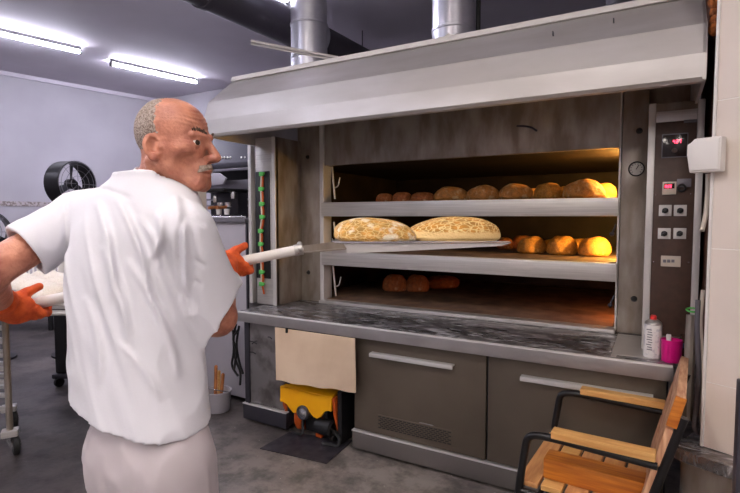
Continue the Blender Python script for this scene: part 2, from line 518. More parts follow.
# ------------------------------------------------------------------ ceiling lamps
def ceiling_lamp(far, length, m, label, ang=None):
    """fluorescent batten: far = its far end on the ceiling"""
    dr = V(math.sin(0.2), math.cos(0.2), 0)
    n = V(dr.y, -dr.x, 0)
    far = V(far.x, far.y, CZ)
    near = far - dr * length
    t = thing('ceiling_lamp', (far + near) / 2, label, 'ceiling light', 'fluorescent tube lamps on the ceiling')
    b = MB()
    b.prism([near + n * .016, far + n * .016, far - n * .016, near - n * .016], (0, 0, -.06), .004)
    b.build('housing', BLACK, t)
    tb = MB()
    tb.prism([near + n * .032 + dr * .015 - V(0, 0, .05), far + n * .032 - dr * .015 - V(0, 0, .05), far - n * .032 - dr * .015 - V(0, 0, .05), near - n * .032 + dr * .015 - V(0, 0, .05)], (0, 0, -.032), .013, 4)
    tb.build('diffuser', m, t)
    for e, s in ((near, 1), (far, -1)):
        c = MB(); c.prism([e + n * .034 - V(0, 0, .045), e + dr * s * .015 + n * .034 - V(0, 0, .045), e + dr * s * .015 - n * .034 - V(0, 0, .045), e - n * .034 - V(0, 0, .045)], (0, 0, -.052), .005)
        c.build('end_cap', BLACK, t)
    return t


ceiling_lamp(at(81, 54, Z=CZ - .09), 1.25, TUBE_COOL, 'lit fluorescent lamp on the ceiling at the left edge of the photo')
ceiling_lamp(at(197, 84, Z=CZ - .09), 1.25, TUBE_COOL, 'lit fluorescent lamp on the ceiling above the man, nearest the far corner')
ceiling_lamp(at(288, 3, Z=CZ - .09), 1.25, TUBE_COOL, 'lit fluorescent lamp cut off by the top edge beside the dark duct')
for (x, y) in ((-3.4, 1.0), (-3.6, -2.2), (-3.8, -4.4), (-6.9, 1.2)):  # out-of-view lamps added to brighten the room
    ceiling_lamp(V(x, y, CZ), 1.25, TUBE_COOL, 'unseen fluorescent lamp added for fill light, left ceiling row')
for (x, y) in ((-1.0, 0.4), (1.3, 0.3), (-1.2, -2.2), (1.0, -2.2), (-1.2, -4.4), (1.0, -4.4)):  # more unseen lamps, added as frontal fill on the oven and the man
    ceiling_lamp(V(x, y, CZ), 1.25, TUBE_FILL, 'unseen warm fluorescent lamp added for fill light, on the ceiling around the camera')

# ------------------------------------------------------------------ ducts over the hood
HX0, HX1 = -2.70, 0.155


def duct(cx, cy, r, z0, z1, label, wrap=False):
    t = thing('duct', (cx, cy, z0), label, 'ventilation duct', 'ducts rising from the hood')
    p = [(r, 0)]
    z = 0.0
    while z < z1 - z0 - .3:
        z += 0.26
        p += [(r, z - .012), (r + .006, z - .006), (r + .006, z + .006), (r, z + .012)]
    p.append((r, z1 - z0))
    MB().lathe(p, (cx, cy, z0), n=40).build('pipe', DUCTM, t)
    MB().lathe([(r + .05, 0), (r + .05, .008), (r + .012, .01), (r + .008, .09), (r, .1)], (cx, cy, z0), n=40).build('collar', DUCTM, t)
    if wrap:
        rr = random.Random(3)
        b = MB()
        b.lathe([(r + .02, .0), (r + .035, .03), (r + .018, .06), (r + .03, .10), (r + .01, .14), (r + .016, .17), (r, .19)], (cx, cy, z0 + .005), n=28)
        for v in b.bm.verts:
            v.co += V(rr.uniform(-1, 1), rr.uniform(-1, 1), rr.uniform(-1, 1)) * .008
        b.build('foil_wrap', WHITEP, t)
    return t


duct(-2.45, 3.3, .145, 2.50, CZ, 'silver round duct rising from the hood beside the dark horizontal duct')
duct(-1.24, 3.3, .14, 2.50, CZ, 'silver round duct with crumpled foil at its foot, right of the other', True)
dz_ = at(293, 28, Y=3.75).z
da, db = at(205, -14, Z=dz_), at(293, 29, Z=dz_)
dd = (db - da).normalized()
hd_ = thing('horizontal_duct', db, 'dark horizontal duct running under the ceiling behind the silver duct', 'ventilation duct')
MB().tube([da - dd * .5, da, db, db + dd * 1.6], .16, 28).build('pipe', DARKD, hd_)
MB().tube([da - dd * .03, da + dd * .03], .17, 28).build('joint_band', DARKD, hd_)
MB().tube([db + dd * .26, db + dd * .32], .195, 28).build('flange', DUCTM, hd_)
for q in (da, db + dd * 1.2):
    MB().tube([q + V(0, 0, .15), V(q.x, q.y, CZ)], .006, 6).build('hanger_rod', DARKD, hd_)
b = MB(); b.tube([at(478, 40, Y=3.42), at(481, -40, Y=3.42)], .016, 10)
v0 = at(478, 40, Y=3.42); b = MB(); b.tube([V(v0.x, 3.42, 2.5), V(v0.x, 3.42, CZ)], .016, 10)
tag(b.build('conduit_pipe', BLACK), 'thin black conduit standing right behind the foil wrapped duct', 'pipe')
bbq = at(338, 57.5, Z=2.523); ba = at(251, 41, Y=bbq.y - .27)
bd = (bbq - ba).normalized(); bs = bd.cross(V(0, 0, 1)).normalized()
b = MB(); b.tube([ba, bbq], .009, 6); b.tube([ba + V(0, 0, -.018), bbq + V(0, 0, -.018)], .007, 8)
tag(b.build('metal_bar', ALU), 'slim metal bar sticking out from the top of the hood past the duct', 'metal bar')
c3 = at(636, -6, Y=3.4)
b = MB(); b.lathe([(0, 0), (.14, .0), (.16, .02), (.165, .1), (.165, CZ - at(636, 4, Y=3.4).z)], (c3.x, 3.4, at(636, 4, Y=3.4).z), n=32)
tag(b.build('duct_end', DUCTM), 'capped round duct end hanging at the top edge above the hood', 'ventilation duct')

# ------------------------------------------------------------------ extraction hood
hood = thing('extraction_hood', ((HX0 + HX1) / 2, 3.0, 2.05), 'wide stainless steel extraction hood over the bread oven', 'extraction hood')
prof = [(3.62, 2.50), (2.70, 2.475), (2.475, 2.285), (2.43, 2.155), (2.425, 2.06), (2.44, 2.045), (2.475, 2.045), (2.475, 2.06), (2.455, 2.07), (2.455, 2.15), (2.50, 2.27), (2.72, 2.45), (3.62, 2.475)]
b = MB(); b.prism([(HX0 + .002, y, z) for y, z in prof], (HX1 - HX0 - .004, 0, 0)); b.build('canopy', HOODM, hood, ang=12)
for x in (HX0, HX1 - .012):
    pts = [(3.62, 2.50), (2.70, 2.475), (2.475, 2.285), (2.43, 2.155), (2.425, 2.05), (2.62, 2.045), (3.62, 2.045)]
    b = MB(); b.prism([(x, y, z) for y, z in pts], (.012, 0, 0)); b.build('end_panel', HOODM, hood)
b = MB(); b.prism([(HX0, 2.685, 2.478), (HX0, 2.70, 2.512), (HX0, 2.74, 2.512), (HX0, 2.74, 2.478)], (HX1 - HX0, 0, 0), .003); b.build('top_rim', WHITEP, hood)
b = MB()
for x, z, y in ((-0.46, 2.36, 2.565), (-0.2, 2.38, 2.59)):
    b.box((x, y - .012, z + .008), (x + .005, y + .01, z + .026)); b.build('tab', DARKG, hood); b = MB()

# ------------------------------------------------------------------ deck oven
OV = thing('deck_oven', (-1.25, 3.3, .825), 'large stainless steel three-deck bread oven standing on the worktop', 'oven')
FYo = 3.23
XL0, XL1, XR0, XR1 = -2.52, -2.30, -0.185, -0.055
OX0, OX1 = -2.262, -0.198
# columns
for (x0, x1, nm) in ((XL0, XL1, 'left'), (XR0, XR1, 'right')):
    b = MB(); b.box((x0, FYo, .826), (x1, FYo + .12, 2.44), .004); c = b.build('column', WORN, OV)
    lb = MB()
    for zz in ((1.975, 1.055) if nm == 'left' else (1.985, 1.03)):
        cx = (x0 + x1) / 2 + (.02 if nm == 'right' else -.01)
        lb.lathe([(0, .016), (.010, .014), (.014, .006), (.017, 0)], (cx, FYo - .001, zz), (0, -1, 0), 16)
    lb.build('bolt', BLACK, c)
for (x0, x1) in ((XL1 + .002, OX0), (OX1, XR0 - .002)):
    b = MB(); b.box((x0, FYo - .012, .84), (x1, FYo + .1, 2.40), .003); b.build('door_frame_strip', PALES, OV)
# fascia over the top opening
b = MB(); b.box((OX0, FYo + .005, 1.90), (OX1, FYo + .05, 2.44), .003); fa = b.build('fascia', WORN, OV)
hk = MB(); hk.tube(fillet([at(517, 126, Y=FYo - .005), at(524, 126, Y=FYo - .03), at(531, 127, Y=FYo - .03), at(537, 131, Y=FYo - .02)], .02), .006, 8); hk.build('hook', DARKG, fa)
# deck fronts
DZ = [(1.505, 1.612), (1.126, 1.232)]
for z0, z1 in DZ:
    b = MB(); b.box((OX0 - .006, FYo - .035, z0), (OX1 + .006, FYo + .03, z1), .004); b.build('deck_front', STEEL, OV)
b = MB(); b.box((OX0 - .016, FYo - .06, .826), (OX1 + .006, FYo + .04, .85), .004); b.build('bottom_sill', STEEL, OV)
# chambers
CY1 = 4.95
for k, (z0, z1) in enumerate(((1.612, 1.90), (1.232, 1.505), (.85, 1.126))):
    b = MB()
    b.box((XL0, CY1, z0 - .02), (XR1, CY1 + .03, z1 + .02))
    b.box((XL0, FYo + .12, z0 - .02), (XL0 + .02, CY1, z1 + .02))
    b.box((XR1 - .02, FYo + .12, z0 - .02), (XR1, CY1, z1 + .02))
    b.box((XL0, FYo + .052, z1), (XR1, CY1, z1 + .03))
    ch = b.build('baking_chamber', SOOT, OV)
    b = MB(); b.box((XL0 + .02, FYo + .03, z0 - .03), (XR1 - .02, CY1, z0 + .002)); b.build('hearth', STONE, OV)
    if True:
        zz = z0 + .17
        b = MB(); b.ball((XR1 - .055, FYo + (.34 if k == 0 else .30), zz), .02, sub=2); b.build('oven_lamp', BULB if k < 2 else BULB_DIM, ch)
# door lift rods inside the left and right of each opening
for (px, py0, py1) in ((333, 166, 199), (335, 222, 248), (334, 266, 296)):
    p0, p1 = at(px - 1, py0, Y=FYo + .1), at(px + 2, py1, Y=FYo + .1)
    b = MB(); b.tube([p0, p1], .008, 8); q = p0.lerp(p1, .55); b.tube(fillet([q + V(.01, 0, -.03), q + V(.05, -.01, -.02), q + V(.06, 0, .05)], .02), .005, 8)
    b.build('door_lift_rod', STEEL, OV)
for (px, py) in ((612, 234), (610, 305)):
    q = at(px, py, Y=FYo + .04)
    b = MB(); b.ball(q, .014, sub=2); b.tube([q, q + V(.02, 0, .06)], .005, 8); b.build('door_pivot', DARKG, OV)
# left service panel that stands forward of the column
PX0, PX1, PY = -2.69, -2.487, 2.92
b = MB()
b.box((PX1 - .02, PY, .826), (PX1, FYo + .02, 2.10), .003)
b.box((PX0, PY + .004, .826), (PX1, PY + .03, 2.10), .003)
lp = b.build('service_panel', WORN, OV)
b = MB(); b.box((PX0 + .008, PY - .003, .83), (PX1 - .035, PY + .01, 2.098), .002); b.build('front_plate', STEEL, lp)
b = MB(); b.box((PX1 - .033, PY - .006, .826), (PX1 - .001, PY + .01, 2.10), .003); b.build('edge_trim', PALES, lp)
b = MB(); b.box((-2.765, PY, .826), (-2.735, PY + .05, 2.10), .003); b.build('edge_post', PALES, OV)
b = MB(); b.box((-2.68, PY - .012, 1.03), (-2.542, PY + .006, 1.845), .004); bs_ = b.build('black_strip', BLACK, lp)
sx = [(262, 174), (261.5, 189), (262, 204), (262.5, 217), (261, 231), (261, 244), (261.5, 258), (262, 272), (262, 284)]
for i, (px, py) in enumerate(sx):
    q = at(px, py, Y=PY - .02)
    b = MB(); b.box(q - V(.022, .012, .016), q + V(.014, .008, .016), .004)
    b.box(q + V(.012, -.016, -.006), q + V(.03, .0, .012), .003)
    b.build('green_clip', GREENP, lp)
    if i < len(sx) - 1:
        p1 = at(sx[i + 1][0], sx[i + 1][1], Y=PY - .018)
        b = MB(); b.tube([q + V(-.008, .004, -.014), p1 + V(-.008, .004, .014)], .008, 8); b.build('white_cord', CREAM, lp)
        b = MB(); b.tube([q + V(.008, .0, -.02), q.lerp(p1, .5) + V(.012, 0, 0), p1 + V(.008, 0, .014)], .008, 8); b.build('red_cord', ORANGE, lp)
b = MB(); q = at(263, 290, Y=PY - .015); b.tube([at(262, 284, Y=PY - .02), q + V(.01, 0, -.03)], .007, 8); b.build('red_cord', ORANGE, lp)

# control column on the right
CX0, CX1, CY = -.05, .185, 2.89
cp = MB(); cp.box((CX0 + .002, CY + .01, .826), (CX1, FYo + .2, 2.06), .003); CP = cp.build('control_cabinet', WORN, OV)
b = MB(); b.box((CX0, CY - .004, .826), (-.018, CY + .02, 2.063), .004); b.build('edge_trim', PALES, CP)
b = MB(); b.box((.156, CY - .004, .826), (.186, CY + .02, 2.063), .004); b.build('edge_trim', PALES, CP)
b = MB(); b.box((-.017, CY + .0, 1.968), (.155, CY + .02, 2.02), .002); b.build('top_plate', STEEL, CP)
b = MB(); b.box((-.017, CY, .905), (.155, CY + .02, 1.966), .002); b.build('brown_panel', BROWNP, CP)
b = MB(); b.box((-.017, CY - .012, .868), (.155, CY + .02, .9), .003); b.build('bottom_rail', STEEL, CP)


def pbox(px0, py0, px1, py1, y0, dep, nm, m, bev=.002, par=None):
    A, B = at(px0, py0, Y=y0), at(px1, py1, Y=y0)
    b = MB(); b.box((A.x, y0 - dep, A.z), (B.x, y0 + .004, B.z), bev)
    return b.build(nm, m, par or CP)


SEG = {'0': 'abcdef', '1': 'bc', '2': 'abged', '3': 'abgcd', '4': 'fgbc', '5': 'afgcd', '7': 'abc', '8': 'abcdefg'}


def digits(txt, x, y, z, h, m, par):
    b = MB(); wd = h * .5; t = h * .14
    for ch in txt:
        for s in SEG.get(ch, ''):
            r = {'a': (0, h - t, wd, h), 'g': (0, h / 2 - t / 2, wd, h / 2 + t / 2), 'd': (0, 0, wd, t), 'f': (0, h / 2, t, h), 'b': (wd - t, h / 2, wd, h), 'e': (0, 0, t, h / 2), 'c': (wd - t, 0, wd, h / 2)}[s]
            b.box((x + r[0], y - .002, z + r[1]), (x + r[2], y, z + r[3]))
        x += wd * 1.45
    return b.build('red_digits', m, par)


pbox(662, 134.5, 687.5, 157, CY, .006, 'thermostat_bezel', MIDG, .002)
th = pbox(663, 135.5, 686.5, 156, CY - .003, .006, 'thermostat', GLASSD, .001)
q = at(673, 143.5, Y=CY - .01); digits('427', q.x, CY - .0095, q.z, .017, LEDR, th)
q = at(674.5, 150.5, Y=CY - .01)
b = MB(); b.lathe([(0, .012), (.010, .012), (.013, 0)], (q.x, CY - .008, q.z), (0, -1, 0), 16); b.build('thermostat_knob', BROWNP, th)
tm = pbox(662.5, 182, 676, 194.5, CY, .008, 'timer', CREAM)
pbox(664, 183.5, 674.5, 188.5, CY - .007, .003, 'timer_window', GLASSD, .0005, tm)
q = at(665, 187.9, Y=CY - .01); digits('888', q.x, CY - .0105, q.z, .014, LEDR, tm)
sb = pbox(677, 179, 691, 187, CY, .008, 'switch_plate', MIDG)
q = at(681.5, 188, Y=CY); b = MB(); b.tube(arc((q.x, CY - .012, q.z), .016, 0, 2 * PI, 20, (1, 0, 0), (0, 0, 1))[:-1], .005, 8, closed=True); b.build('key_ring', BLACK, sb)
for (x0, y0) in ((659, 205), (674, 205), (658, 228), (673.5, 228)):
    kb = pbox(x0, y0, x0 + 12.5, y0 + 11, CY, .006, 'selector_plate', WHITEP)
    q = at(x0 + 6.2, y0 + 5.6, Y=CY - .006)
    b = MB(); b.lathe([(0, .014), (.012, .013), (.014, 0)], (q.x, CY - .006, q.z), (0, -1, 0), 18)
    b.box((-.016, -.01, -.004), (.014, .004, .004), .002, Matrix.Translation((q.x, CY - .022, q.z)) @ Matrix.Rotation(-.6, 4, 'Y')); b.build('selector_knob', BLACK, kb)
sp = pbox(661, 255.5, 680.5, 267, CY, .006, 'switch_plate', CREAM)
for k in range(3):
    x0 = 663 + k * 4.2
    pbox(x0, 259.5, x0 + 3, 262.5, CY - .006, .003, 'rocker', MIDG, .0005, sp)
for (px, py) in ((654, 262), (688.5, 262.5), (656, 195), (691, 194)):
    q = at(px, py, Y=CY); b = MB(); b.ball((q.x, CY, q.z), .004, sub=1); b.build('screw', CHROME, CP)
b = MB(); b.box((XR1 - .01, FYo + .12, .826), (.18, FYo + .15, 2.44), .002); b.build('rear_panel', WORN, OV)
# dial thermometer on the right column
q = at(636.5, 169, Y=FYo)
b = MB(); b.lathe([(.040, 0), (.042, .012), (.036, .016), (.035, .008)], (q.x, FYo, q.z), (0, -1, 0), 28); g = b.build('thermometer', BLACKM, OV)
b = MB(); b.lathe([(0, .009), (.036, .009), (.036, .004)], (q.x, FYo, q.z), (0, -1, 0), 28); b.build('dial', DIAL, g)
b = MB()
b.box((-.002, -.002, -.004), (.002, 0, .024), 0, Matrix.Translation((q.x, FYo - .0095, q.z)) @ Matrix.Rotation(.5, 4, 'Y'))
for k in range(10):
    aa = -2.3 + k * .51
    b.box((-.0015, -.001, .024), (.0015, 0, .032), 0, Matrix.Translation((q.x, FYo - .0095, q.z)) @ Matrix.Rotation(aa, 4, 'Y'))
b.build('needle', BLACK, g)
pbox(684, 120, 697, 122, CY, .002, 'trim_line', MIDG)

# ------------------------------------------------------------------ worktop and base cabinets
WZ = .825
b = MB()
b.prism([(-2.60, 2.63, .752), (-2.60, 2.622, .762), (-2.60, 2.622, .812), (-2.60, 2.635, .825), (-2.60, 3.60, .825), (-2.60, 3.60, .80), (-2.60, 2.66, .80), (-2.60, 2.66, .752)], (2.685, 0, 0), .004)
WT = tag(b.build('worktop', WTOP), 'long floury stainless steel worktop in front of the oven', 'worktop')
b = MB(); b.box((-2.603, 2.619, .750), (.087, 2.64, .815), .004); b.build('front_lip', LIPS, WT)
b = MB(); b.tube([(-2.598, 2.628, .818), (.083, 2.628, .818)], .0075, 10); b.build('front_edge', PALES, WT)
q = at(617, 345, Z=WZ)
b = MB(); b.box((q.x - .012, 2.65, WZ - .002), (q.x + .012, 3.19, WZ + .002)); b.build('joint_strip', STEEL, WT)
b = MB(); b.box((q.x + .012, 2.70, WZ - .002), (q.x + .17, 3.19, WZ + .0015)); b.build('clean_plate', STEEL, WT)

KY = 2.665
# left cabinet
LC = thing('base_cabinet', (-2.41, 3.0, 0), 'narrow scuffed steel base cabinet at the left end under the worktop', 'base cabinet', 'base cabinets under the worktop')
b = MB(); b.box((-2.575, 2.70, .03), (-2.20, 3.55, .79), .003); b.build('body', DARKG, LC)
SCUFF = mat('scuffed_steel', (146, 142, 142), 0.4, 0.6, rgb2=(104, 98, 98), scale=7, lo=0.45, hi=0.62, detail=10)
b = MB(); b.box((-2.545, 2.685, .145), (-2.225, 2.702, .745), .003); b.build('front_panel', SCUFF, LC)
b = MB(); b.box((-2.59, 2.675, .14), (-2.548, 2.71, .75), .003); b.build('corner_post', DARKG, LC)
b = MB(); b.box((-2.605, KY, .02), (-2.20, 2.70, .13), .006); b.box((-2.605, KY + .03, .02), (-2.575, 3.55, .13), .006); kb = b.build('kick_plate', DARKG, LC)
b = MB(); b.box((-2.607, KY - .003, .13), (-2.20, 2.70, .137), .002); b.build('kick_edge', PALES, kb)
for x in (-2.55, -2.25):
    b = MB(); b.lathe([(.02, 0), (.02, .03)], (x, 2.75, 0), n=12); b.build('foot', BLACK, LC)
# scuff marks
b = MB()
for (px, py, dx, dy) in ((249, 341, 8, 3), (252, 344, 5, -3), (250, 352, 6, 2), (268, 337, 4, 2), (247, 348, 3, 5)):
    A, B_ = at(px, py, Y=2.684), at(px + dx, py + dy, Y=2.684)
    b.tube([A, A.lerp(B_, .5) + V(0, 0, .006), B_], .004, 6)
b.build('scratch', BLACK, LC)
# main cabinet
MC = thing('base_cabinet', (-.79, 3.0, 0), 'wide grey steel base cabinet with two bar-handled doors under the worktop', 'base cabinet', 'base cabinets under the worktop')
b = MB(); b.box((-1.655, 2.705, .03), (.07, 3.55, .79), .003); b.build('body', DARKG, MC)
b = MB(); b.box((-1.66, KY, .02), (.07, 2.70, .13), .006); kb = b.build('kick_plate', KICKM, MC)
b = MB(); b.box((-1.662, KY - .004, .13), (.07, 2.70, .139), .002); b.build('kick_edge', PALES, kb)
for x in (-1.6, -.8, .0):
    b = MB(); b.lathe([(.02, 0), (.02, .03)], (x, 2.75, 0), n=12); b.build('foot', BLACK, MC)
for (x0, x1, h0, h1) in ((-1.645, -.792, -1.515, -.975), (-.780, .062, -.60, .01)):
    b = MB(); b.box((x0, 2.672, .147), (x1, 2.70, .742), .004); dr = b.build('door', DOORM, MC)
    b = MB()
    b.box((h0, 2.630, .640), (h1, 2.640, .662), .003); b.box((h0, 2.635, .655), (h1, 2.674, .664), .002)
    b.build('handle', PALES, dr)
    if h0 < -1:
        vb = MB(); vb.box((-1.475, 2.669, .185), (-.985, 2.674, .272), .001); vp = vb.build('vent_panel', DOORM, dr)
        sl = MB()
        for r in range(7):
            for c in range(17):
                x = -1.468 + c * .0285 + (.014 if r % 2 else 0)
                if x + .022 < -.986: sl.box((x, 2.667, .190 + r * .0115), (x + .021, 2.6705, .1955 + r * .0115))
        sl.build('vent_slot', BLACK, vp)
        b = MB(); b.box((-1.19, 2.668, .278), (-1.10, 2.673, .282)); b.build('scratch_line', CHROME, dr)

# ------------------------------------------------------------------ beige board hung over the cabinet gap
b = MB(); t = bmesh.new()
nx, nz = 26, 16
A, B_, C_, D_ = at(276, 327, Y=2.612), at(355, 338.5, Y=2.612), at(355.5, 393, Y=2.60), at(276.5, 380, Y=2.60)
g = []
for j in range(nz + 1):
    row = []
    for i in range(nx + 1):
        u, v = i / nx, j / nz
        p = A.lerp(B_, u).lerp(D_.lerp(C_, u), v)
        p.y += .006 * math.sin(u * 7 + v * 2) * v - .004 * math.cos(u * 3)
        p.z += .004 * math.sin(u * 19) * v
        row.append(t.verts.new(p))
    g.append(row)
for j in range(nz):
    for i in range(nx):
        t.faces.new((g[j][i], g[j][i + 1], g[j + 1][i + 1], g[j + 1][i])).smooth = True
r_ = bmesh.ops.extrude_face_region(t, geom=t.faces[:])
for v in r_['geom']:
    if isinstance(v, bmesh.types.BMVert): v.co.y -= .006
bmesh.ops.recalc_face_normals(t, faces=t.faces[:])
b._merge(t)
BD = tag(b.build('board', BOARD), 'beige cloth-like board hanging from the worktop above the yellow machine', 'board')
q = at(287, 331, Y=2.60); b = MB(); b.box(q - V(.006, .01, .012), q + V(.006, .004, .02), .002); b.build('clip', BLACK, BD)

# ------------------------------------------------------------------ yellow machine in the gap
YM = thing('floor_machine', (-2.0, 2.8, 0), 'yellow wheeled machine with orange sides parked under the beige board', 'machine')
yx0, yx1, yf = -2.235, -1.805, 2.652
ztop = .335
b = MB()
def yz(px, py): q = at(px, py, Y=yf); return (q.x, q.z)
front = [yz(280, 386), yz(331.5, 397.5), yz(331, 412)]
low = [(331, 412), (328, 411), (324, 412), (321, 417), (317, 419), (313, 417), (309, 412), (306, 408), (302, 405.5), (298.5, 409), (296.5, 413), (293, 413), (289.5, 409), (286.5, 404.5), (283, 402), (280, 402)]
front = [yz(280, 386), yz(331.5, 397.5)] + [yz(*p) for p in low]
b.prism([(x, yf, z) for x, z in front], (0, .02, 0), .003, 1)
zt = (yz(280, 386)[1] + yz(331.5, 397.5)[1]) / 2
b.prism([(yx0 + .0, yf, zt - .012), (yx1, yf, zt - .012), (yx1 - .02, yf + .22, zt + .01), (yx0 + .02, yf + .22, zt + .01)], (0, 0, .014), .004)
b.build('cover', YELLOW, YM)
for x0, x1, s in ((yx0, yx0 + .02, 0), (yx1 - .002, yx1 + .018, 1)):
    pts = [(yf + .004, zt - .005), (yf + .24, zt - .005), (yf + .27, .16), (yf + .22, .05), (yf + .12, .035), (yf + .06, .08), (yf + .02, .19)]
    b = MB(); b.prism([(x0, y, z) for y, z in pts], (x1 - x0, 0, 0), .004); b.build('side_panel', ORANGE, YM)
b = MB(); b.lathe([(.10, -.03), (.115, -.02), (.115, .02), (.10, .03), (.05, .034), (0, .03)], (yx0 + .10, yf + .13, .115), (1, .25, 0), 28); b.build('wheel', ORANGE, YM)
q = at(302.5, 413, Y=yf - .01)
b = MB(); b.lathe([(.050, -.06), (.050, .012), (.040, .020), (.034, .012)], (q.x, yf, q.z), (0, -1, 0), 28); hb = b.build('hub', DARKG, YM)
b = MB(); b.lathe([(0, .024), (.012, .022), (.022, .015), (.033, .013)], (q.x, yf, q.z), (0, -1, 0), 28); b.build('hub_cap', CHROME, hb)
b = MB(); b.box((yx0 + .17, yf + .05, .03), (yx1 - .07, yf + .26, .27), .02); b.lathe([(.05, 0), (.055, .12), (.04, .13)], (yx0 + .29, yf + .03, .10), (1, 0, 0), 20); b.build('motor', BLACK, YM)
b = MB(); b.box((yx1 - .15, yf + .02, .02), (yx1 - .10, yf + .06, .15), .008); b.build('bracket', ORANGE, YM)
b = MB()
b.tube(fillet([(yx0 + .16, yf + .04, .10), (yx0 + .20, yf - .01, .03), (yx0 + .14, yf + .0, .018), (yx0 + .06, yf + .03, .016)], .03), .010, 8)
b.build('hose', RUBBER, YM)
b = MB()
b.tube(fillet([(yx1 - .04, yf + .05, .09), (yx1 + .05, yf + .02, .05), (yx1 + .06, yf - .01, .016), (yx1 - .06, yf - .03, .016)], .03), .011, 8)
b.build('hose', RUBBER, YM)
for y in (.05, .22):
    b = MB(); b.lathe([(0, -.014), (.032, -.014), (.032, .014), (0, .014)], (yx1 - .02, yf + y, .033), (1, 0, 0), 18); b.build('caster', BLACK, YM)
b = MB(); b.box((yx1 + .02, yf + .03, .01), (yx1 + .055, yf + .25, .36), .008); b.build('back_post', BLACK, YM)
# floor plate
b = MB(); b.prism([at(260, 449, Z=0), at(326.5, 464, Z=0), at(353, 441, Z=0), at(289, 433, Z=0)], (0, 0, .006))
tag(b.build('floor_plate', PLATEB), 'black metal plate lying on the floor in front of the yellow machine', 'floor plate')

# ------------------------------------------------------------------ things on the worktop
sc_ = thing('spray_can', (0.0, 2.745, WZ), 'white spray can with red nozzle on the worktop corner', 'spray can')
MB().lathe([(0, .001), (.036, .001), (.038, .006), (.038, .158), (.036, .162)], (0, 2.745, WZ), n=32).build('can', LABELW, sc_)
MB().lathe([(.037, .160), (.038, .164), (.034, .172), (.022, .182), (.016, .184)], (0, 2.745, WZ), n=32).build('shoulder', ALU, sc_)
MB().lathe([(.014, .182), (.014, .198), (.010, .204), (0, .205)], (0, 2.745, WZ), n=24).build('nozzle', REDP, sc_)
b = MB()
for k in range(9):
    a_ = -1.9 - .05 * (k % 3)
    b.box((-.012 + .004 * (k % 2), -.0005, 0), (.012, .0005, .004), 0, Matrix.Translation((0, 2.745, WZ + .04 + k * .012)) @ Matrix.Rotation(a_ + 1.57, 4, 'Z') @ Matrix.Translation((0, -.0385, 0)))
b.build('label_lines', MIDG, sc_)
pc = thing('cup', (.078, 2.70, WZ), 'magenta plastic cup on the worktop beside the spray can', 'cup')
MB().lathe([(0, .001), (.038, .001), (.041, .006), (.044, .105), (.0415, .105), (.039, .01), (0, .008)], (.078, 2.70, WZ), n=36).build('body', PINK, pc)
b = MB(); b.box((.055, 2.705, WZ + .01), (.075, 2.72, WZ + .125), .004); tag(b.build('scraper', WHITEP), 'pale scraper standing in the magenta cup', 'scraper')
br = thing('bottle', (.128, 2.79, WZ), 'small brown bottle with blue band behind the magenta cup', 'bottle')
MB().lathe([(0, .001), (.026, .001), (.027, .006), (.027, .085), (.014, .10), (.014, .115), (0, .115)], (.128, 2.79, WZ), n=24).build('glass', GLASSB, br)
MB().lathe([(.0278, .055), (.0278, .08)], (.128, 2.79, WZ), n=24).build('label_band', BLUEL, br)

# ------------------------------------------------------------------ counter under the tiled wall end, cables and box
K0 = at(680, 441, D=1.98); cz = K0.z
ctd = td
c0 = P0 - td * .075 - tn * .10
pts = [c0 + tn * .40, c0 + tn * .06] + [c0 + tn * .06 * (1 - t) ** 2 + td * .05 * t ** 2 for t in (.25, .5, .75)] + [c0 + td * .05, c0 + td * .9, c0 + td * .9 + tn * .40]
CT = thing('counter', (c0 + td * .3 + tn * .2) * 1, 'stainless steel counter with rounded corner under the tiled wall end', 'counter')
CT.location.z = 0
cz = SILL - .002
b = MB(); b.prism([V(p.x, p.y, cz - .05) for p in pts], (0, 0, .05), .008); b.build('top', WTOP, CT)
ins = [p + td * .02 + tn * .02 for p in pts[:-2]] + [c0 + td * .88 + tn * .02, c0 + td * .88 + tn * .38]
b = MB(); b.prism([V(p.x, p.y, .0) for p in ins], (0, 0, cz - .051)); b.build('body', WORN, CT)
# white junction box on the corner
bx = thing('junction_box', P0 + V(0, 0, at(704, 158, D=2.0).z), 'white plastic junction box fixed to the corner of the tiled wall', 'junction box')
zt_, zb_ = at(704, 141, D=2.0).z, at(704, 174, D=2.0).z
A = P0 - tn * .012
o_ = lambda u, z, n_=0: A + td * u + tn * n_ + V(0, 0, z)
b = MB(); b.prism([o_(-.055, zb_), o_(.052, zb_), o_(.052, zt_), o_(-.042, zt_), o_(-.050, zt_ - .012), o_(-.066, zt_ - .02), o_(-.066, zt_ - .06)], -tn * .05, .007); b.build('housing', WHITEP, bx)
b = MB(); b.prism([o_(-.052, zb_ + .008, -.05), o_(.046, zb_ + .008, -.05), o_(.046, zt_ - .008, -.05), o_(-.04, zt_ - .008, -.05)], -tn * .006, .003); b.build('lid', WHITEP, bx)
b = MB(); b.tube([at(708, 174, D=2.03), at(708, 190, D=2.03), at(706, 214, D=2.03), at(702, 231, D=2.02)], .009, 10)
tag(b.build('cable', CREAM), 'short pale cable end hanging below the white junction box', 'cable')
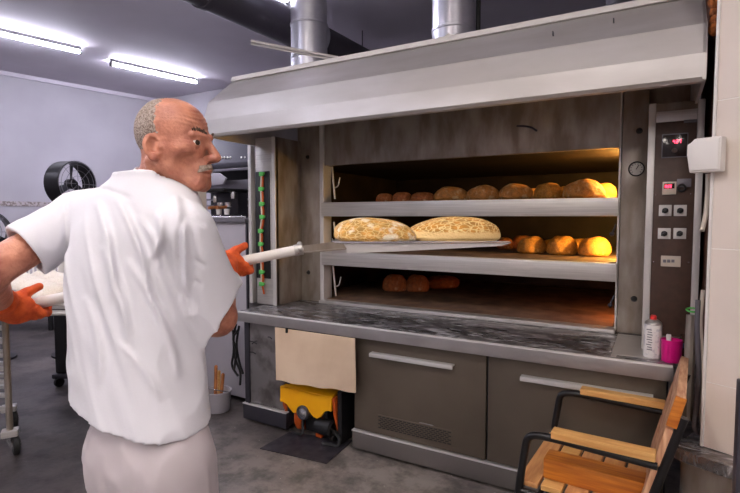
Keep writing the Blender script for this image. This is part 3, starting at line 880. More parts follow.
# hanging hoses beside the wall end
for k, (nm, pl, r, m_, lab) in enumerate((
        ('cable', [(698, 300, 2.12), (697, 330, 2.12), (699, 370, 2.12), (697, 405, 2.10), (694, 428, 2.08), (700, 436, 2.08), (704, 425, 2.1)], .010, MIDG, 'grey hose looping down beside the tiled wall end'),
        ('cable', [(703, 290, 2.12), (700, 320, 2.12), (702, 360, 2.12), (701, 410, 2.12), (703, 436, 2.11)], .008, CREAM, 'pale cable running straight down the edge of the tiled wall'),
        ('hose', [(692, 315, 2.2), (690, 350, 2.2), (688, 390, 2.18), (687, 420, 2.16)], .022, WORN, 'thick dull hose hanging from the green tie by the control panel'))):
    b = MB(); b.tube(fillet([at(x, y, D=D_) for x, y, D_ in pl], .05), r, 10)
    tag(b.build(nm, m_), lab, 'cable')
b = MB(); q = at(693, 310, D=2.16); b.tube(arc(q, .024, 0, 2 * PI, 16, (1, 0, 0), (0, .95, .2))[:-1], .004, 8, closed=True)
b.tube([q + V(.01, -.02, 0), q + V(.03, -.02, .012)], .003, 6); tag(b.build('cable_tie', GREENP), 'green tie around the hose by the control panel', 'tie')
q = at(714, 14, Y=2.46)
rr = random.Random(5); b = MB()
for k in range(9): b.ball((HX1 + .026 + rr.uniform(-.006, .006), 2.47 + rr.uniform(0, .08), at(714, 31, Y=2.46).z + .03 + k * .035), (.022, .04, .03), sub=2)
fo = tag(b.build('foam', FOAM), 'rusty brown filler foam between the hood end and the tiled wall', 'foam', None, 'stuff')
b = MB(); b.box((HX1 + .052, 2.52, 0.9), (HX1 + .056, 3.6, CZ - .01)); struct(b.build('trim_5', mat('brown_gap', (96, 52, 28), .8, rgb2=(70, 36, 20), scale=6), None))
# door post at the right edge
pA = at(738, 385, D=1.25)
b = MB(); b.box((pA.x - .0, pA.y - .03, 0), (pA.x + .05, pA.y + .03, at(738, 381, D=1.25).z), .004); tag(b.build('post', DARKG), 'dark grey steel post at the right edge beside the counter', 'post')

# ------------------------------------------------------------------ chair
CH = thing('armchair', (-.2, 2.26, 0), 'black tubular steel armchair with pine slats in front of the base cabinet', 'chair')
yn, yf_ = 1.985, 2.555
for y, nm in ((yn, 'near'), (yf_, 'far')):
    dy = 0
    fr = fillet([(-.47, y, .012), (-.452, y, .40), (-.42, y, .635), (-.34, y, .645), (.03, y, .632)], .11, 10)
    b = MB(); b.tube(fr, .0155, 14); b.build('arm_frame', BLACKM, CH)
    b = MB(); b.tube(fillet([(.035, y, .012), (-.015, y, .40), (.102, y, .82)], .10, 10), .0155, 14); b.build('back_post', BLACKM, CH)
    b = MB(); b.tube([(-.452, y, .40), (-.03, y, .385)], .0135, 12); b.build('seat_rail', BLACKM, CH)
    bt = MB(); bt.box((-.325, y - .028, .652), (.025, y + .028, .682), .005, Matrix.Rotation(.0, 4, 'X')); bt.build('armrest', WOODL, CH)
for x, z in ((-.452, .40), (-.03, .385), (-.46, .20)):
    b = MB(); b.tube([(x, yn, z), (x, yf_, z)], .012, 12); b.build('cross_bar', BLACKM, CH)
for k in range(5):
    x0 = -.462 + k * .091
    b = MB(); b.box((x0, yn + .02, .412), (x0 + .080, yf_ - .02, .434), .005); b.build('seat_slat', WOODS if k != 1 else WOODL, CH)
Mb = lambda z: Matrix.Translation((.043 + (z - .64) * .245, 0, z)) @ Matrix.Rotation(.24, 4, 'Y')
for z, h_, m_ in ((.545, .075, WOODP), (.70, .072, WOODP), (.835, .055, WOODP)):
    b = MB(); b.box((-.026, yn - .006, -h_), (.004, yf_ + .012, h_), .005, Mb(z)); sl_ = b.build('back_slat', m_, CH)
    if z > .8:
        b = MB(); b.box((-.028, yn - .014, -h_ - .001), (.006, yn - .004, h_ + .001), .003, Mb(z)); b.build('slat_end', WOODD, sl_)
for y in (yn, yf_):
    b = MB(); b.lathe([(.017, 0), (.017, .014), (0, .014)], (-.47, y, 0), n=14); b.lathe([(.017, 0), (.017, .014), (0, .014)], (.035, y, 0), n=14); b.build('foot_cap', RUBBER, CH)
CH.rotation_euler = (0, 0, math.radians(-3.4)); CH.location.x += .014
# loose board lying on the seat
pA, pB, pC, pD = at(549, 441, Z=.50), at(647, 467, Z=.50), at(640, 482, Z=.44), at(552, 458, Z=.44)
b = MB(); b.box((-.37, 2.06, .436), (.0, 2.16, .52), .006, None)
wbk = b.build('wood_block', WOODD); wbk.rotation_euler = (0, 0, math.radians(-3.4)); wbk.location.z += .001
tag(wbk, 'thick orange pine board lying on the seat of the black armchair', 'wooden board')

# ------------------------------------------------------------------ loaves in the oven
def loaf_mesh(name, m, seed, blunt=2.4, noise=.05, flat=.72):
    """unit loaf: about 2 long, 2 wide, sits on z = 0"""
    t = bmesh.new()
    bmesh.ops.create_icosphere(t, subdivisions=5, radius=1)
    rr = random.Random(seed)
    ph = [rr.uniform(0, 6) for _ in range(9)]
    for v in t.verts:
        x, y, z = v.co
        n_ = noise * (math.sin(3 * x + ph[0]) * math.cos(2.3 * y + ph[1]) + .6 * math.sin(5 * z + 4 * x + ph[2]) * math.sin(4 * y + ph[3]) + .35 * math.sin(11 * x + ph[4]) * math.sin(10 * y + ph[5]) * math.sin(9 * z + ph[6]))
        s = (abs(x) ** blunt + abs(y) ** blunt + abs(z) ** 2.3) ** (-1 / 2.3)
        s = min(s, 1.25) * (1 + n_)
        x, y, z = x * s, y * s, z * s
        if z < 0: z *= .42
        z = max(z, -.28)
        v.co = (x, y, (z + .28) / 1.28)
    for f in t.faces: f.smooth = True
    me = bpy.data.meshes.new(name)
    t.to_mesh(me); t.free()
    me.materials.append(m)
    return me


LM = [loaf_mesh('loaf', LOAF_A, 1), loaf_mesh('loaf', LOAF_B, 2), loaf_mesh('loaf', LOAF_D, 3), loaf_mesh('loaf', LOAF_A, 4), loaf_mesh('loaf', LOAF_B, 5)]


def loaf(k, px, py, z, w, h, lab, group, rz=0.0, dep=1.0, dy=0.0, Y=None):
    """px, py = middle of the base line in the photo; w, h in pixels"""
    q = at(px, py, Z=z) if Y is None else at(px, py, Y=Y)
    q.z = z
    D = (q - V(0, 0, CAMH)).dot(V(tuple(_f)))
    o = bpy.data.objects.new('bread_loaf', LM[k]); COL.objects.link(o)
    o.location = q + V(0, dy, 0)
    W, Hh = w * D / FPX, h * D / FPX
    o.scale = (W / 2 / .98, W / 2 * dep, Hh)
    o.rotation_euler = (0, 0, rz + YAW)
    tag(o, lab, 'bread', group)
    return o


g1 = 'loaves on the top oven deck'
names = ['leftmost loaf on the top oven deck, small and dark', 'second loaf from the left on the top oven deck, small and brown', 'third loaf from the left on the top oven deck', 'floury brown loaf, fourth from the left on the top oven deck', 'floury brown loaf, fifth from the left on the top oven deck', 'floury loaf in the right half of the top deck, sixth from the left', 'roundish golden loaf, seventh from the left on the top oven deck', 'long floury loaf at the right end of the front row, top deck']
for i, (x, wd, top, k, Yy) in enumerate(((385, 17, 188, 2, 3.52), (402.5, 19, 187, 2, 3.52), (423, 23, 187.5, 2, 3.5), (451, 34, 183, 0, 3.46), (483.5, 33, 182.5, 3, 3.46), (515.5, 34, 181, 0, 3.46), (548, 28, 180.5, 1, 3.46), (584, 40, 178.5, 3, 3.46))):
    loaf(k, x, 198, 1.614, wd, 197.5 - top, names[i], g1, rz=(.25 if i > 3 else 0), dep=.8, Y=Yy)
for x, wd, top, k, lab in ((533, 15, 183, 1, 'golden loaf peeking out behind the sixth and seventh loaves, top deck'), (566, 18, 181.5, 4, 'golden loaf peeking out between the two right end loaves, top deck'), (603, 24, 179.5, 4, 'bright yellow lit loaf at the far right end of the top deck')):
    loaf(k, x, 197, 1.614, wd, 196 - top, lab, g1, dep=.9, Y=3.72)
g2 = 'loaves on the middle oven deck'
for x, y, wd, hh, k, lab in ((531.5, 250.5, 27, 17, 1, 'bright golden loaf next to the peel tip on the middle deck'), (562, 251.5, 27.5, 18, 4, 'bright golden loaf in the middle of the right front row, middle deck'), (594.5, 252.5, 30, 19.5, 1, 'bright golden loaf at the right end of the middle deck'),
                             (551, 246, 18, 12, 1, 'golden loaf behind the gap of the two left bright loaves, middle deck'), (578, 247.5, 22, 13, 4, 'golden loaf behind the gap of the two right bright loaves, middle deck'), (523, 246.5, 22, 14, 2, 'dark brown loaf behind the leftmost bright loaf, middle deck'), (505, 246.5, 15, 12, 2, 'dark reddish loaf just above the peel tip on the middle deck'), (561, 244.5, 20, 13, 2, 'dark brown loaf deepest at the back of the middle deck')):
    Yd = {531.5: 3.78, 562: 3.74, 594.5: 3.70, 551: 4.10, 578: 4.08, 523: 4.2, 505: 4.12, 561: 4.45}[x]
    loaf(k, x, y, 1.236, wd, hh, lab, g2, rz=.2, dep=.85, Y=Yd)
g3 = 'loaves on the bottom oven deck'
for x, y, wd, hh, k, rz, lab in ((395, 290.5, 23, 17, 2, 0, 'leftmost round brown loaf on the bottom oven deck'), (417.5, 291, 22, 17, 2, .1, 'middle round brown loaf on the bottom oven deck'), (442, 287, 34, 12, 2, .5, 'long brown loaf to the right on the bottom oven deck')):
    loaf(k, x, y, .853, wd, hh, lab, g3, rz=rz, dep=.8)

# ------------------------------------------------------------------ bread peel with two big loaves
PL_END, PR, PF = at(20, 306.5, D=1.455), at(298, 249.8, D=1.60), at(332, 246.5, D=1.66)
PEEL = thing('bread_peel', PR, 'long-handled metal bread peel held by the man and carrying two big loaves', 'bread peel')
pd = (PR - PL_END).normalized()
b = MB(); b.tube([PL_END, PL_END + pd * .01, PR - pd * .01, PR], [.013, .0172, .0162, .0150], 24); b.build('handle', WHITEP, PEEL)
b = MB(); b.tube([PR - pd * .012, PR + pd * .015], .0182, 20); b.ball(PR + pd * .006 + V(0, 0, .016), .009, sub=2); b.ball(PR + pd * .012 - V(tuple(_f0)) * .017, .009, sub=2); b.build('clamp', ALU, PEEL)
BL, BR = at(332, 242, D=1.68), at(512, 241.5, D=1.98)
bd_ = (BR - BL); bl = bd_.length; bd_.normalize(); bw = V(BL.x, BL.y, 0).normalized()      # bw points away from the camera
if bw.dot(V(tuple(_f0))) < 0: bw = -bw
bu = bd_.cross(bw); bu = bu if bu.z > 0 else -bu
b = MB()
q0, q1 = PR + pd * .0, BL + bd_ * .05 - bu * .012
n2 = V(tuple(_f0)).cross(pd).normalized()
b.prism([q0 + n2 * .012, q0 - n2 * .012, q1 - n2 * .016, q1 + n2 * .014], V(tuple(_f0)) * .004, .001, 1)
b.prism([q0 + n2 * .012, q0 + n2 * .008, q1 + n2 * .008, q1 + n2 * .014], V(tuple(_f0)) * -.016, .001, 1)
b.build('bracket', WORN, PEEL)
blade_w = .30
b = MB()
def bp(u, v, h): return BL + bd_ * u + bw * v + bu * h
# blade plate with rounded tip
tip = [bp(bl - .05, 0, -.006), bp(bl - .012, .02, -.006), bp(bl, .06, -.006), bp(bl, blade_w - .06, -.006), bp(bl - .012, blade_w - .02, -.006), bp(bl - .05, blade_w, -.006)]
b.prism([bp(0, 0, -.006)] + tip + [bp(0, blade_w, -.006)], -bu * .003)
BLD = b.build('blade', ALU, PEEL)
b = MB()
h0 = at(332, 254.5, D=1.68); hh = (bp(0, 0, 0) - h0).length
b.prism([bp(0, -.001, 0), bp(bl - .02, -.001, -.001), bp(bl - .005, -.001, -.006), bp(bl - .05, -.001, -.018), bp(.25, -.001, -hh * .86), bp(0, -.001, -hh)], bw * .003)
b.build('side_wall', PALES, PEEL)
b = MB(); b.tube([bp(-.002, -.003, -.002), bp(bl - .03, -.003, -.002), bp(bl - .008, .004, -.004)], .0045, 8); b.build('rolled_edge', CHROME, PEEL)
b = MB(); b.prism([bp(0, 0, 0), bp(0, blade_w, 0), bp(0, blade_w, -hh), bp(0, 0, -hh)], bd_ * .003); b.build('end_wall', ALU, PEEL)


def big_loaf(name, m, u0, u1, hgt, v, wid, seed, lab, skew=0, blunt=2.5):
    me = loaf_mesh(name, m, seed, blunt, .03)
    o = bpy.data.objects.new(name, me); COL.objects.link(o)
    o.location = bp((u0 + u1) / 2, v, -.004)
    L = u1 - u0
    for vtx in me.vertices:
        x = vtx.co.x
        vtx.co.z *= 1 - skew * .14 * x - .06 * x * x
    o.scale = (L / 2 / .99, wid / 2, hgt)
    ang = math.atan2(bd_.y, bd_.x)
    o.rotation_euler = (0, -math.asin(bd_.z), ang)
    tag(o, lab, 'bread', 'big loaves on the peel')
    return o


def uat(px):
    best, bu_ = 1e9, 0
    for k in range(400):
        u = -.05 + k * .0025
        p = bp(u, .08, 0) - V(0, 0, CAMH)
        x = 370 + FPX * p.dot(V(tuple(_r))) / p.dot(V(tuple(_f)))
        if abs(x - px) < best: best, bu_ = abs(x - px), u
    return bu_


big_loaf('big_loaf', BIG_A, uat(336), uat(413), .088, .12, .20, 11, 'large floury golden loaf on the peel, nearer the handle', 1)
big_loaf('big_loaf', BIG_B, uat(410.5), uat(499), .099, .12, .21, 12, 'large crackled golden loaf at the tip end of the peel', -.4, 2.15)

#@@PART3
# ------------------------------------------------------------------ background on the left
# pale steel cabinet left of the oven with a coffee machine, dark hooded machine over it
CB = thing('steel_cabinet', (-3.05, 3.3, 0), 'pale grey steel cabinet left of the oven behind the man', 'cabinet')
b = MB(); b.box((-3.40, 2.93, .04), (-2.79, 3.75, 1.455), .006); b.build('body', PALEG, CB)
b = MB(); b.box((-3.42, 2.90, 1.456), (-2.785, 3.77, 1.492), .004); b.build('top', MIDG, CB)
b = MB(); b.tube([(-3.42, 2.91, 1.50), (-2.79, 2.91, 1.50)], .008, 8)
for k in range(5): b.ball((-3.3 + k * .12, 2.905, 1.502), .011, sub=1)
b.build('rail', CHROME, CB)
b = MB(); b.box((-2.80, 2.92, .04), (-2.785, 2.935, 1.455)); b.build('edge_strip', DARKG, CB)
for x in (-3.36, -2.83):
    for y in (2.97, 3.7):
        b = MB(); b.lathe([(.02, 0), (.02, .042)], (x, y, 0), n=12); b.build('foot', BLACK, CB)
HM = thing('hooded_machine', (-3.1, 4.1, 0), 'dark grey hooded machine with a row of pale buttons behind the pale cabinet', 'machine')
b = MB(); b.box((-4.3, 3.80, 0), (-2.785, 4.5, 1.50), .01); b.build('base', DARKG, HM)
b = MB(); b.box((-4.3, 3.95, 1.50), (-2.785, 4.5, 2.30), .01); b.build('body', BLACK, HM)
za, zb2 = at(240, 142, Y=3.70).z, at(240, 167, Y=3.70).z
b = MB(); b.prism([(-4.3, 3.70, zb2), (-4.3, 3.70, zb2 + .05), (-4.3, 3.82, za + .12), (-4.3, 4.2, za + .2), (-4.3, 4.2, zb2)], (1.515, 0, 0), .008); hd2 = b.build('hood_panel', DARKG, HM)
for k, px in enumerate((221.5, 224.5, 227.5, 230.5, 241.5, 245)):
    q = at(px, 157.5, Y=3.72); b = MB(); b.ball(q, .013, sub=1); b.build('button', WHITEP, hd2)
q = at(240, 169, Y=3.69); b = MB(); b.box((-4.3, 3.685, q.z - .012), (-2.79, 3.705, q.z + .012), .003); b.build('hood_edge', MIDG, HM)
z0, z1 = at(240, 189, Y=3.80).z, at(240, 180, Y=3.80).z
b = MB(); b.box((-4.3, 3.78, z0), (-2.79, 3.96, z1), .004); b.build('front_bar', MIDG, HM)
for py in (199, 205.5):
    z = at(240, py, Y=3.85).z; b = MB(); b.box((-4.3, 3.83, z - .008), (-2.79, 3.95, z + .008)); b.build('shelf_rail', MIDG, HM)
# coffee machine parts on the cabinet
CM = thing('coffee_machine', (-3.33, 3.2, 1.492), 'small chrome coffee machine with brown handles on the pale cabinet', 'coffee machine')
A, B_ = at(207, 213, Y=3.2), at(231, 192, Y=3.2)
b = MB(); b.box((A.x, 3.12, 1.492), (B_.x, 3.4, 1.52), .006); b.box((A.x, 3.28, 1.52), (B_.x, 3.4, B_.z), .008); b.build('body', DARKG, CM)
b = MB(); b.box((A.x - .01, 3.10, B_.z), (B_.x + .01, 3.42, B_.z + .03), .006); b.build('top', BLACK, CM)
for px in (215.5, 223.5):
    q = at(px, 207, Y=3.14)
    b = MB(); b.lathe([(.026, 0), (.03, .03), (.03, .04)], (q.x, 3.2, q.z + .0), n=16); h_ = b.build('brew_head', CHROME, CM)
    b = MB(); b.tube([(q.x, 3.17, q.z), (q.x, 3.06, q.z - .01)], .013, 10); b.build('handle', WOODH, h_)
    b = MB(); b.lathe([(0, 0), (.022, 0), (.026, .05), (.024, .05), (.02, .004), (0, .004)], (q.x + .03, 3.15, 1.521), n=16); b.build('cup', WHITEP, CM)
for px, py in ((211, 199), (229, 195)):
    q = at(px, py, Y=3.15); b = MB(); b.lathe([(.02, -.03), (.024, 0), (.02, .03)], (q.x, 3.2, q.z), n=14); b.build('chrome_knob', CHROME, CM)
q0, q1 = at(199, 214, Y=3.05), at(208, 173, Y=3.05)
b = MB(); b.box((q0.x - .25, 2.95, 1.492), (q1.x, 3.03, q1.z - .02), .004); tag(b.build('paper_box', CREAM), 'cream cardboard box on the pale cabinet just beyond the man\'s chin', 'box')
b = MB(); q = at(222, 174, Y=3.75); b.prism([at(204, 186, Y=3.66), at(223, 184, Y=3.66), at(226, 178, Y=3.66), at(219, 173, Y=3.66), at(204, 173, Y=3.66)], (0, .02, 0), .003)
tag(b.build('white_tray', PALEG), 'pale tilted tray under the edge of the dark hooded machine', 'tray')
# bucket with wooden tools
bk0 = at(214, 412, Z=0)
BK = thing('bucket', (bk0.x, bk0.y + .04, 0), 'grey plastic bucket with wooden handles in it beside the left cabinet', 'bucket')
bx_, by_ = bk0.x, bk0.y + .04
MB().lathe([(0, .002), (.085, .002), (.09, .01), (.10, .15), (.108, .152), (.108, .162), (.095, .162), (.085, .02), (0, .012)], (bx_, by_, 0), n=32).build('body', PALEG, BK)
b = MB(); b.tube(arc((bx_, by_, .165), .104, PI * .95, PI * 2.05, 14, (1, 0, 0), (0, .9, -.35)), .004, 6); b.build('bail', CHROME, BK)
for k, (px, py, px2, py2, m_) in enumerate(((215, 398, 216, 366, WOODH), (220.5, 398, 223, 374, WOODH), (218.5, 398, 219, 371, WOODL))):
    p0, p1 = at(px, py, Y=by_ + (.01 if k < 2 else .05)), at(px2, py2, Y=by_ + (.015 if k < 2 else .055))
    p0 = V(p0.x, p0.y, .05)
    b = MB(); b.tube([p0, p0.lerp(p1, .3), p1, p1 + (p1 - p0).normalized() * .006], [.011, .012, .013, .006], 12)
    tag(b.build('tool_handle', m_), ['tallest brown wooden tool handle standing in the grey bucket', 'reddish wooden tool handle leaning right in the grey bucket', 'slim pale wooden tool handle between the two brown ones in the bucket'][k], 'tool')
# black cables on the cabinet's side
for k, pl in enumerate(([(236, 324), (233, 340), (235, 360), (241, 372), (240, 385)], [(239, 326), (236, 345), (239, 362), (243, 374)], [(233, 330), (234, 352), (231, 366), (238, 376)], [(238, 330), (232, 338), (237, 350), (234, 370)])):
    b = MB(); b.tube(fillet([at(x, y, Y=2.85 - k * .012) for x, y in pl], .06), .009, 8)
    tag(b.build('black_cable', BLACK), ['black cable reaching lowest in the bunch beside the left cabinet', 'black cable nearest the cabinet edge in the hanging bunch', 'black cable furthest left in the bunch beside the cabinet', 'black cable zigzagging across the middle of the hanging bunch'][k], 'cable')

# fans at the back left
def fan(px, py, D, rpx, face_az, label):
    c = at(px, py, D=D); R = rpx * D / FPX
    ax = V(math.sin(face_az), math.cos(face_az), 0)
    t = thing('drum_fan', (c.x, c.y, 0), label, 'fan', 'drum fans by the left wall')
    MB().lathe([(R, -.10), (R * 1.03, -.095), (R * 1.03, .095), (R, .10), (R * .97, .095), (R * .97, -.095), (R, -.10)], c, ax, 40).build('drum', BLACKM, t)
    side = V(-ax.y, ax.x, 0)
    g = MB()
    for rr_ in (.35, .6, .85, .98):
        g.tube(arc(c + ax * .098, R * rr_, 0, 2 * PI, 36, side, (0, 0, 1))[:-1], .003, 5, closed=True)
    for k in range(8):
        a_ = k * PI / 4
        g.tube([c + ax * .10 + (side * math.cos(a_) + V(0, 0, math.sin(a_))) * R * .1, c + ax * .098 + (side * math.cos(a_) + V(0, 0, math.sin(a_))) * R], .003, 5)
    g.build('grille', MIDG, t)
    MB().lathe([(0, -.04), (R * .22, -.04), (R * .24, .03), (R * .15, .06), (0, .065)], c, ax, 24).build('hub', BLACK, t)
    for k in range(3):
        a_ = 1.57 + k * 2 * PI / 3
        e = side * math.cos(a_) + V(0, 0, math.sin(a_)); f_ = ax.cross(e)
        b = MB(); b.prism([c + e * R * .2 - f_ * R * .10 - ax * .02, c + e * R * .88 - f_ * R * .26 - ax * .03, c + e * R * .90 + f_ * R * .12 + ax * .02, c + e * R * .2 + f_ * R * .12 + ax * .02], ax * .006, .002, 1)
        b.build('blade', DARKG, t)
    b = MB(); b.tube([V(c.x, c.y, .03), V(c.x, c.y, c.z - R)], .022, 12); b.build('pole', BLACKM, t)
    MB().lathe([(0, 0), (.24, 0), (.24, .02), (.05, .05), (0, .05)], (c.x, c.y, 0), n=28).build('base', BLACKM, t)
    return t


fan(71, 184, 5.4, 22, math.radians(78), 'black drum fan on a pole by the left wall above the man\'s shoulder')
fan(-16, 232, 5.2, 21, math.radians(100), 'black drum fan cut off by the left edge of the photo')

# trolley with runners at the left edge
pq = at(11, 455, Z=.0); rv = V(tuple(_r)); fv = V(tuple(_f0))
TR = thing('rack_trolley', (pq.x, pq.y, 0), 'steel rack trolley with runners and casters at the left edge', 'trolley')
TZ = at(8, 316, D=(pq - V(0, 0, CAMH)).dot(V(tuple(_f)))).z
fv = V(pq.x, pq.y, 0).normalized()
for du, dv in ((0, 0), (-.55, 0), (0, .5), (-.55, .5)):
    p = pq + rv * du + fv * dv
    b = MB(); b.tube([V(p.x, p.y, .16), V(p.x, p.y, TZ)], .019, 12); b.build('post', WORN, TR)
    b = MB(); b.box((-.045, -.04, .125), (.045, .04, .165), .006, Matrix.Translation((p.x, p.y, 0)) @ Matrix.Rotation(YAW + .5, 4, 'Z')); b.build('caster_plate', STEEL, TR)
    b = MB(); b.lathe([(0, -.018), (.052, -.018), (.062, -.012), (.062, .012), (.052, .018), (0, .018)], (p.x + .02, p.y + .02, .063), (.3, 1, 0), 26); cw = b.build('caster_wheel', RUBBER, TR)
    b = MB(); b.lathe([(0, -.021), (.026, -.021), (.026, .021), (0, .021)], (p.x + .02, p.y + .02, .063), (.3, 1, 0), 18); b.build('wheel_hub', CHROME, cw)
    b = MB()
    for s_ in (-1, 1):
        n_ = V(.3, 1, 0).normalized() * .026 * s_
        b.prism([V(p.x - .02, p.y, .128) + n_, V(p.x + .04, p.y, .128) + n_, V(p.x + .03, p.y + .02, .055) + n_, V(p.x + .01, p.y + .02, .055) + n_], n_ * .1)
    b.build('caster_fork', CHROME, TR)
for k in range(7):
    z = .30 + k * .085
    for dv in (0, .5):
        p0 = pq + rv * -.01 + fv * dv; p1 = pq + rv * -.55 + fv * dv
        b = MB(); b.box((0, -.012, -.014), (.54, .012, .014), .004, Matrix.Translation((p1.x, p1.y, z)) @ Matrix.Rotation(YAW, 4, 'Z')); b.build('runner', ALU, TR)
for dv in (0, .5):
    p0 = pq + fv * dv; p1 = pq + rv * -.55 + fv * dv
    b = MB(); b.tube([V(p0.x, p0.y, TZ), V(p1.x, p1.y, TZ)], .019, 12); b.build('top_rail', STEEL, TR)
# dough table behind the trolley
tp0 = at(30, 313, D=2.72); TT = tp0.z
DT = thing('dough_table', (tp0.x, tp0.y, 0), 'steel tube table carrying raw dough pieces behind the man\'s left arm', 'table')
fv = V(tp0.x, tp0.y, 0).normalized()
def tpt(u, v, z): return V(tp0.x, tp0.y, 0) + rv * u + fv * v + V(0, 0, z)
TD = 1.5
for v_ in (0, TD):
    b = MB(); b.tube([tpt(-.42, v_, TT), tpt(.66, v_, TT)], .015, 12); b.build('rail', STEEL, DT)
b = MB(); b.tube([tpt(-.42, -.02, TT + .05), tpt(.66, -.02, TT + .05)], .010, 12); b.build('rail', STEEL, DT)
b = MB(); b.prism([tpt(-.42, -.0, TT + .02), tpt(.66, -.0, TT + .02), tpt(.66, TD, TT + .02), tpt(-.42, TD, TT + .02)], (0, 0, .02), .004); b.build('table_top', ALU, DT)
for u in (-.40, .64):
    for v_ in (.02, TD - .02):
        b = MB(); b.tube([tpt(u, v_, 0), tpt(u, v_, TT)], .018, 12); b.build('leg', STEEL, DT)
CLm = MB(); CLm.prism([tpt(-.35, .03, TT + .042), tpt(.60, .03, TT + .042), tpt(.60, TD - .05, TT + .042), tpt(-.35, TD - .05, TT + .042)], (0, 0, .006)); tag(CLm.build('baking_cloth', CLOTHW), 'pale linen cloth under the raw dough pieces', 'cloth')
dm = loaf_mesh('dough_piece', DOUGH, 21, 2.2, .03)
for row in range(2):
    for k in range(5):
        o = bpy.data.objects.new('dough_piece', dm); COL.objects.link(o)
        p = tpt(-.10 + k * .055 + row * .225, 1.08 - k * .2 + row * .09, TT + .049)
        o.location = p; o.scale = (.104, .080, .085); o.rotation_euler = (0, 0, YAW + .1)
        tag(o, '%s pale raw dough piece in the %s row on the linen cloth' % (('rearmost', 'second from the rear', 'middle', 'second from the front', 'foremost')[k], ('left', 'right')[row]), 'dough', 'raw dough pieces on the cloth')
# white ribbed crate at the back of the table, dark trolley far behind
cq = tpt(.10, TD + .02, TT + .045)
WC = thing('crate', cq, 'white ribbed plastic crate at the back of the dough table', 'crate')
Mx = Matrix.Translation(cq) @ Matrix.Rotation(YAW, 4, 'Z')
b = MB(); b.box((-.20, -.09, .0), (.20, .09, .13), .01, Mx); b.build('body', WHITEP, WC)
b = MB()
for k in range(12): b.box((-.185 + k * .033, -.097, .01), (-.172 + k * .033, -.085, .12), 0, Mx)
b.build('rib', PALEG, WC)
dq = at(74, 268, D=4.55)
Mx = Matrix.Translation((dq.x, dq.y, 0)) @ Matrix.Rotation(YAW, 4, 'Z')
DC = thing('trolley', (dq.x, dq.y, 0), 'dark flat trolley behind the white crate under the man\'s arm', 'trolley')
b = MB(); b.box((-.08, -.2, .12), (.6, .2, dq.z + .08), .02, Mx); b.build('load', BLACK, DC)
b = MB(); b.box((-.1, -.22, .08), (.64, .22, .12), .01, Mx); b.build('deck', DARKG, DC)
for u, v_ in ((-.06, -.18), (.6, -.18), (-.06, .18), (.6, .18)):
    b = MB(); b.lathe([(0, -.015), (.04, -.015), (.04, .015), (0, .015)], Mx @ V(u, v_, .04), (1, 0, 0), 16); b.build('wheel', BLACK, DC)
bq = at(40, 331, Z=0)
# long low bench by the wall
Mx = Matrix.Translation((bq.x, bq.y, 0)) @ Matrix.Rotation(YAW + .04, 4, 'Z')
BE = thing('bench', (bq.x, bq.y, 0), 'long low dark bench standing by the far left wall', 'bench')
b = MB(); b.box((-1.2, .0, .22), (1.3, .45, .30), .01, Mx); b.build('seat', DARKG, BE)
for u in (-1.1, .12, 1.2):
    for v_ in (.02, .39):
        b = MB(); b.box((u - .025, v_, 0), (u + .025, v_ + .04, .22), .004, Mx); b.build('leg', BLACK, BE)

# ------------------------------------------------------------------ the baker: implicit surfaces
def arr(v): return np.array(tuple(v), dtype=np.float64)
def smin(a, b, k):
    h = np.clip(.5 + .5 * (b - a) / k, 0, 1)
    return b + (a - b) * h - k * h * (1 - h)
def smax(a, b, k): return -smin(-a, -b, k)
def rc(P, a, b, ra, rb):
    a, b = arr(a), arr(b); ba = b - a; pa = P - a
    h = np.clip(pa @ ba / (ba @ ba), 0, 1)
    return np.linalg.norm(pa - h[:, None] * ba, axis=1) - (ra + (rb - ra) * h)
def ell(P, c, r):
    q = (P - arr(c)); r = arr(r)
    k0 = np.linalg.norm(q / r, axis=1); k1 = np.linalg.norm(q / (r * r), axis=1)
    return k0 * (k0 - 1) / np.maximum(k1, 1e-9)
def sph(P, c, r): return np.linalg.norm(P - arr(c), axis=1) - r
def vnoise(P):
    i = np.floor(P); f = P - i; u = f * f * (3 - 2 * f); out = 0
    for dx in (0, 1):
        for dy in (0, 1):
            for dz in (0, 1):
                h = np.sin((i[:, 0] + dx) * 127.1 + (i[:, 1] + dy) * 311.7 + (i[:, 2] + dz) * 74.7) * 43758.5453
                h = h - np.floor(h)
                out = out + h * (u[:, 0] if dx else 1 - u[:, 0]) * (u[:, 1] if dy else 1 - u[:, 1]) * (u[:, 2] if dz else 1 - u[:, 2])
    return out * 2 - 1


